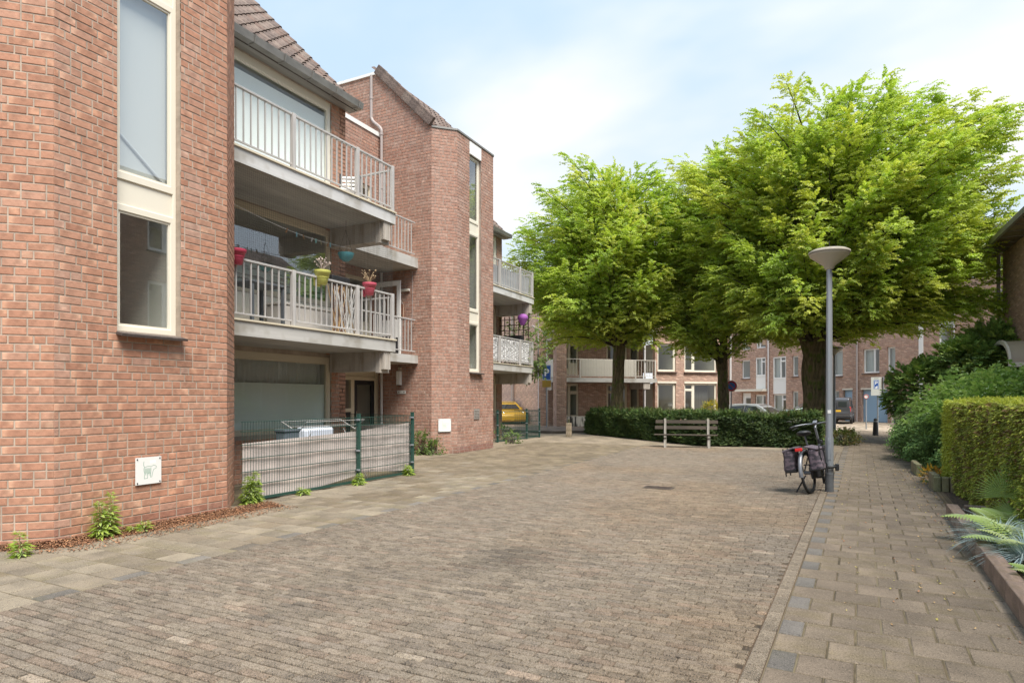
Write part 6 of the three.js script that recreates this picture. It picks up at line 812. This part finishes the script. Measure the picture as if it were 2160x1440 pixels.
// ---------------------------------------------------------------- bed at the right: edging, grasses, ferns, palm
{
  const bed = setting('garden_bed', new THREE.PlaneGeometry(4, 24).rotateX(-Math.PI / 2).rotateY(-0.042).translate(3.78, 0.016, -15), M.soil);
  setting('gutter_strip', new THREE.PlaneGeometry(0.14, 24).rotateX(-Math.PI / 2).rotateY(-0.042).translate(1.74, 0.0135, -15), Mt({ color: rgb(0.24, 0.18, 0.11), map: T.soil, roughness: 1 }));
  const pal = (label, p, n, dx, dz, h) => { const t = thing('palisade_edging', label, 'edging', p), r = rngOf(Math.round(p[2] * -50)); for (let k = 0; k < n; k++) { const m = mk('palisade', rb(0.105, h + (r() - 0.5) * 0.02, 0.105, 0.022, 0, h / 2, 0, 3), Mt({ color: rgb(0.26 + 0.05 * r(), 0.23 + 0.04 * r(), 0.14), map: T.slab }), t); m.position.set(dx * k * 0.112, 0, dz * k * 0.112); m.rotation.y = (r() - 0.5) * 0.12; } return t; };
  pal('row of short concrete palisades across the hedge end', [1.60, 0, -12.55], 4, 1, 0.06, 0.26);
  pal('row of concrete palisades along the footway beside the yew hedge', [1.60, 0, -12.67], 5, 0, -1, 0.28);
  pal('concrete palisades holding the bed of the dark shrub', [1.60, 0, -15.0], 8, 0, -1, 0.24);
  const kb = (label, z0, z1, x0, x1) => { const t = thing('bed_kerb', label, 'kerb', [x0, 0, z0]); const L = Math.hypot(x1 - x0, z1 - z0), n = Math.max(1, Math.round(L / 0.5)); for (let k = 0; k < n; k++) { const q = mk('kerb_stone', rb(0.13, 0.17, L / n - 0.006, 0.012, 0.065, 0.085, 0), Mt({ color: rgb(0.31, 0.22, 0.165), map: T.slab }), t); q.position.set((x1 - x0) * (k + 0.5) / n, 0, (z1 - z0) * (k + 0.5) / n); q.rotation.y = Math.atan2(x1 - x0, z1 - z0) + Math.PI; } return t; };
  kb('reddish concrete kerb along the fern bed', -10.0, -4.0, 1.50, 1.24);
  kb('short kerb closing the fern bed before the yew hedge', -10.02, -10.05, 1.56, 2.2);
  // blue fescue tuft
  const blade = (len, w) => { const g = new THREE.PlaneGeometry(w, len, 1, 5), p = g.attributes.position; g.translate(0, len / 2, 0); for (let i = 0; i < p.count; i++) { const q = p.getY(i) / len; p.setX(i, p.getX(i) * (1 - 0.85 * q)); p.setZ(i, 0.55 * len * q * q); p.setY(i, len * (q - 0.32 * q * q)); } g.computeVertexNormals(); return g; };
  const grassM = Mt({ side: THREE.DoubleSide, roughness: 0.8 }), tuft = (label, p, n, len, w, tones, seed, name, cat) => { const t = thing(name, label, cat, p), r = rngOf(seed), o = new THREE.InstancedMesh(blade(len, w), grassM, n), m = new THREE.Matrix4(), c = new THREE.Color(), q = new THREE.Quaternion(), e = new THREE.Euler(); o.name = 'blades'; for (let i = 0; i < n; i++) { const a = r() * 6.283; e.set(0.1 + 0.95 * Math.pow(r(), 0.7), a, 0, 'YXZ'); q.setFromEuler(e); const s = 0.7 + 0.5 * r(); m.compose(V(Math.sin(a) * 0.06 * r(), 0, Math.cos(a) * 0.06 * r()), q, V(s, s, s)); o.setMatrixAt(i, m); const k = tones[Math.floor(r() * tones.length)]; o.setColorAt(i, c.setRGB(...k)); } o.userData = { kind: 'stuff' }; t.add(o); return t; };
  const blue = [[0.30, 0.40, 0.39], [0.36, 0.46, 0.45], [0.25, 0.34, 0.33], [0.42, 0.48, 0.45]];
  tuft('tuft of blue fescue grass leaning over the kerb', [1.50, 0.10, -7.75], 620, 0.46, 0.010, blue, 921, 'grass_tuft', 'grass'); tuft('second blue fescue tuft beneath the ferns', [1.56, 0.10, -7.05], 420, 0.42, 0.010, blue, 922, 'grass_tuft', 'grass');
  // fern fronds
  const frond = (L, n) => { const gs = [], at = q => V(0, L * (0.85 * q - 0.55 * q * q), L * 0.85 * q); for (let k = 1; k < n; k++) { const q = k / n, c = at(q), pl = 0.30 * L * Math.pow(Math.sin(Math.PI * clamp(0.12 + q * 0.88)), 0.8); for (const s of [-1, 1]) { const g = new THREE.BufferGeometry(), e = c.clone().add(V(s * pl, -0.10 * pl, 0.32 * pl)), w = 0.46 * L / n; const P = [[c.x, c.y, c.z - w], [e.x, e.y, e.z], [c.x, c.y, c.z + w * 0.9], [lerp(c.x, e.x, 0.5), lerp(c.y, e.y, 0.5) + 0.004, lerp(c.z, e.z, 0.5) + w]]; g.setAttribute('position', new THREE.BufferAttribute(new Float32Array([...P[0], ...P[1], ...P[3], ...P[0], ...P[3], ...P[2]]), 3)); g.computeVertexNormals(); gs.push(g); } } gs.push((() => { const g = new THREE.TubeGeometry(new THREE.CatmullRomCurve3([0, 0.3, 0.6, 1].map(at)), 10, 0.004, 4).toNonIndexed(); g.deleteAttribute('uv'); return g; })()); return mergeGeometries(gs); };
  const fg = [frond(0.62, 22), frond(0.50, 20)], fm = [[0.28, 0.40, 0.08], [0.34, 0.46, 0.10], [0.40, 0.48, 0.12]].map(c => foliage(...c, 0.4));
  const fern = (label, p, n, k, seed) => { const t = thing('fern', label, 'fern', p), r = rngOf(seed); for (let i = 0; i < n; i++) { const f = mk('frond', fg[i % 2], fm[i % 3], t); f.rotation.order = 'YXZ'; f.rotation.y = i / n * 6.283 + r() * 0.4; f.rotation.x = -0.35 * r() + 0.1; f.scale.setScalar(k * (0.75 + 0.4 * r())); } return t; };
  fern('tall pale green fern below the fan palm', [1.76, 0.08, -8.35], 16, 1.1, 931); fern('broad pale fern spreading above the blue grass', [1.68, 0.08, -7.45], 16, 1.0, 933); fern('low fern at the kerb past the blue grass', [1.58, 0.05, -6.3], 10, 0.6, 935);
  // fan palm leaves
  const pm = foliage(0.30, 0.42, 0.11, 0.4), fan = (R, n) => { const gs = []; for (let k = 0; k < n; k++) { const a = lerp(-1.75, 1.75, k / (n - 1)), L = R * (0.72 + 0.28 * Math.cos(a)), d = V(Math.sin(a), Math.cos(a), 0), s = V(Math.cos(a), -Math.sin(a), 0), w = 0.009, g = new THREE.BufferGeometry(), m = d.clone().multiplyScalar(L * 0.55), e = d.clone().multiplyScalar(L).add(V(0, -0.10 * L, 0.16 * L)); const A = m.clone().addScaledVector(s, w).add(V(0, 0, -0.004)), B = m.clone().addScaledVector(s, -w).add(V(0, 0, -0.004)), C = m.clone().add(V(0, 0, 0.008)), O = V(0, 0, 0); g.setAttribute('position', new THREE.BufferAttribute(new Float32Array([O, C, A, O, B, C, A, C, e, C, B, e].flatMap(v => [v.x, v.y, v.z])), 3)); g.computeVertexNormals(); gs.push(g); } return mergeGeometries(gs); };
  const palm = thing('fan_palm', 'young fan palm with stiff pleated leaves before the yew hedge', 'palm', [1.80, 0.06, -8.85]); for (const [x, y, z, ry, rx, k] of [[-0.06, 0.40, 0.1, -0.5, -0.45, 0.40], [0.16, 0.52, 0.0, 0.1, -0.25, 0.42], [-0.02, 0.24, 0.2, -0.9, -0.9, 0.38], [0.2, 0.34, 0.25, 0.5, -0.6, 0.40]]) { const l = mk('fan_leaf', fan(k, 30), pm, palm); l.position.set(x, y, z); l.rotation.order = 'YXZ'; l.rotation.y = ry; l.rotation.x = rx; mk('stalk', bar(V(0.15, 0, 0.1), V(x, y, z), 0.009, 6, 0.006), pm, palm); }
}
scene.traverse(o => { if (o.isMesh) o.castShadow = o.receiveShadow = true; });
renderer.render(scene, camera);
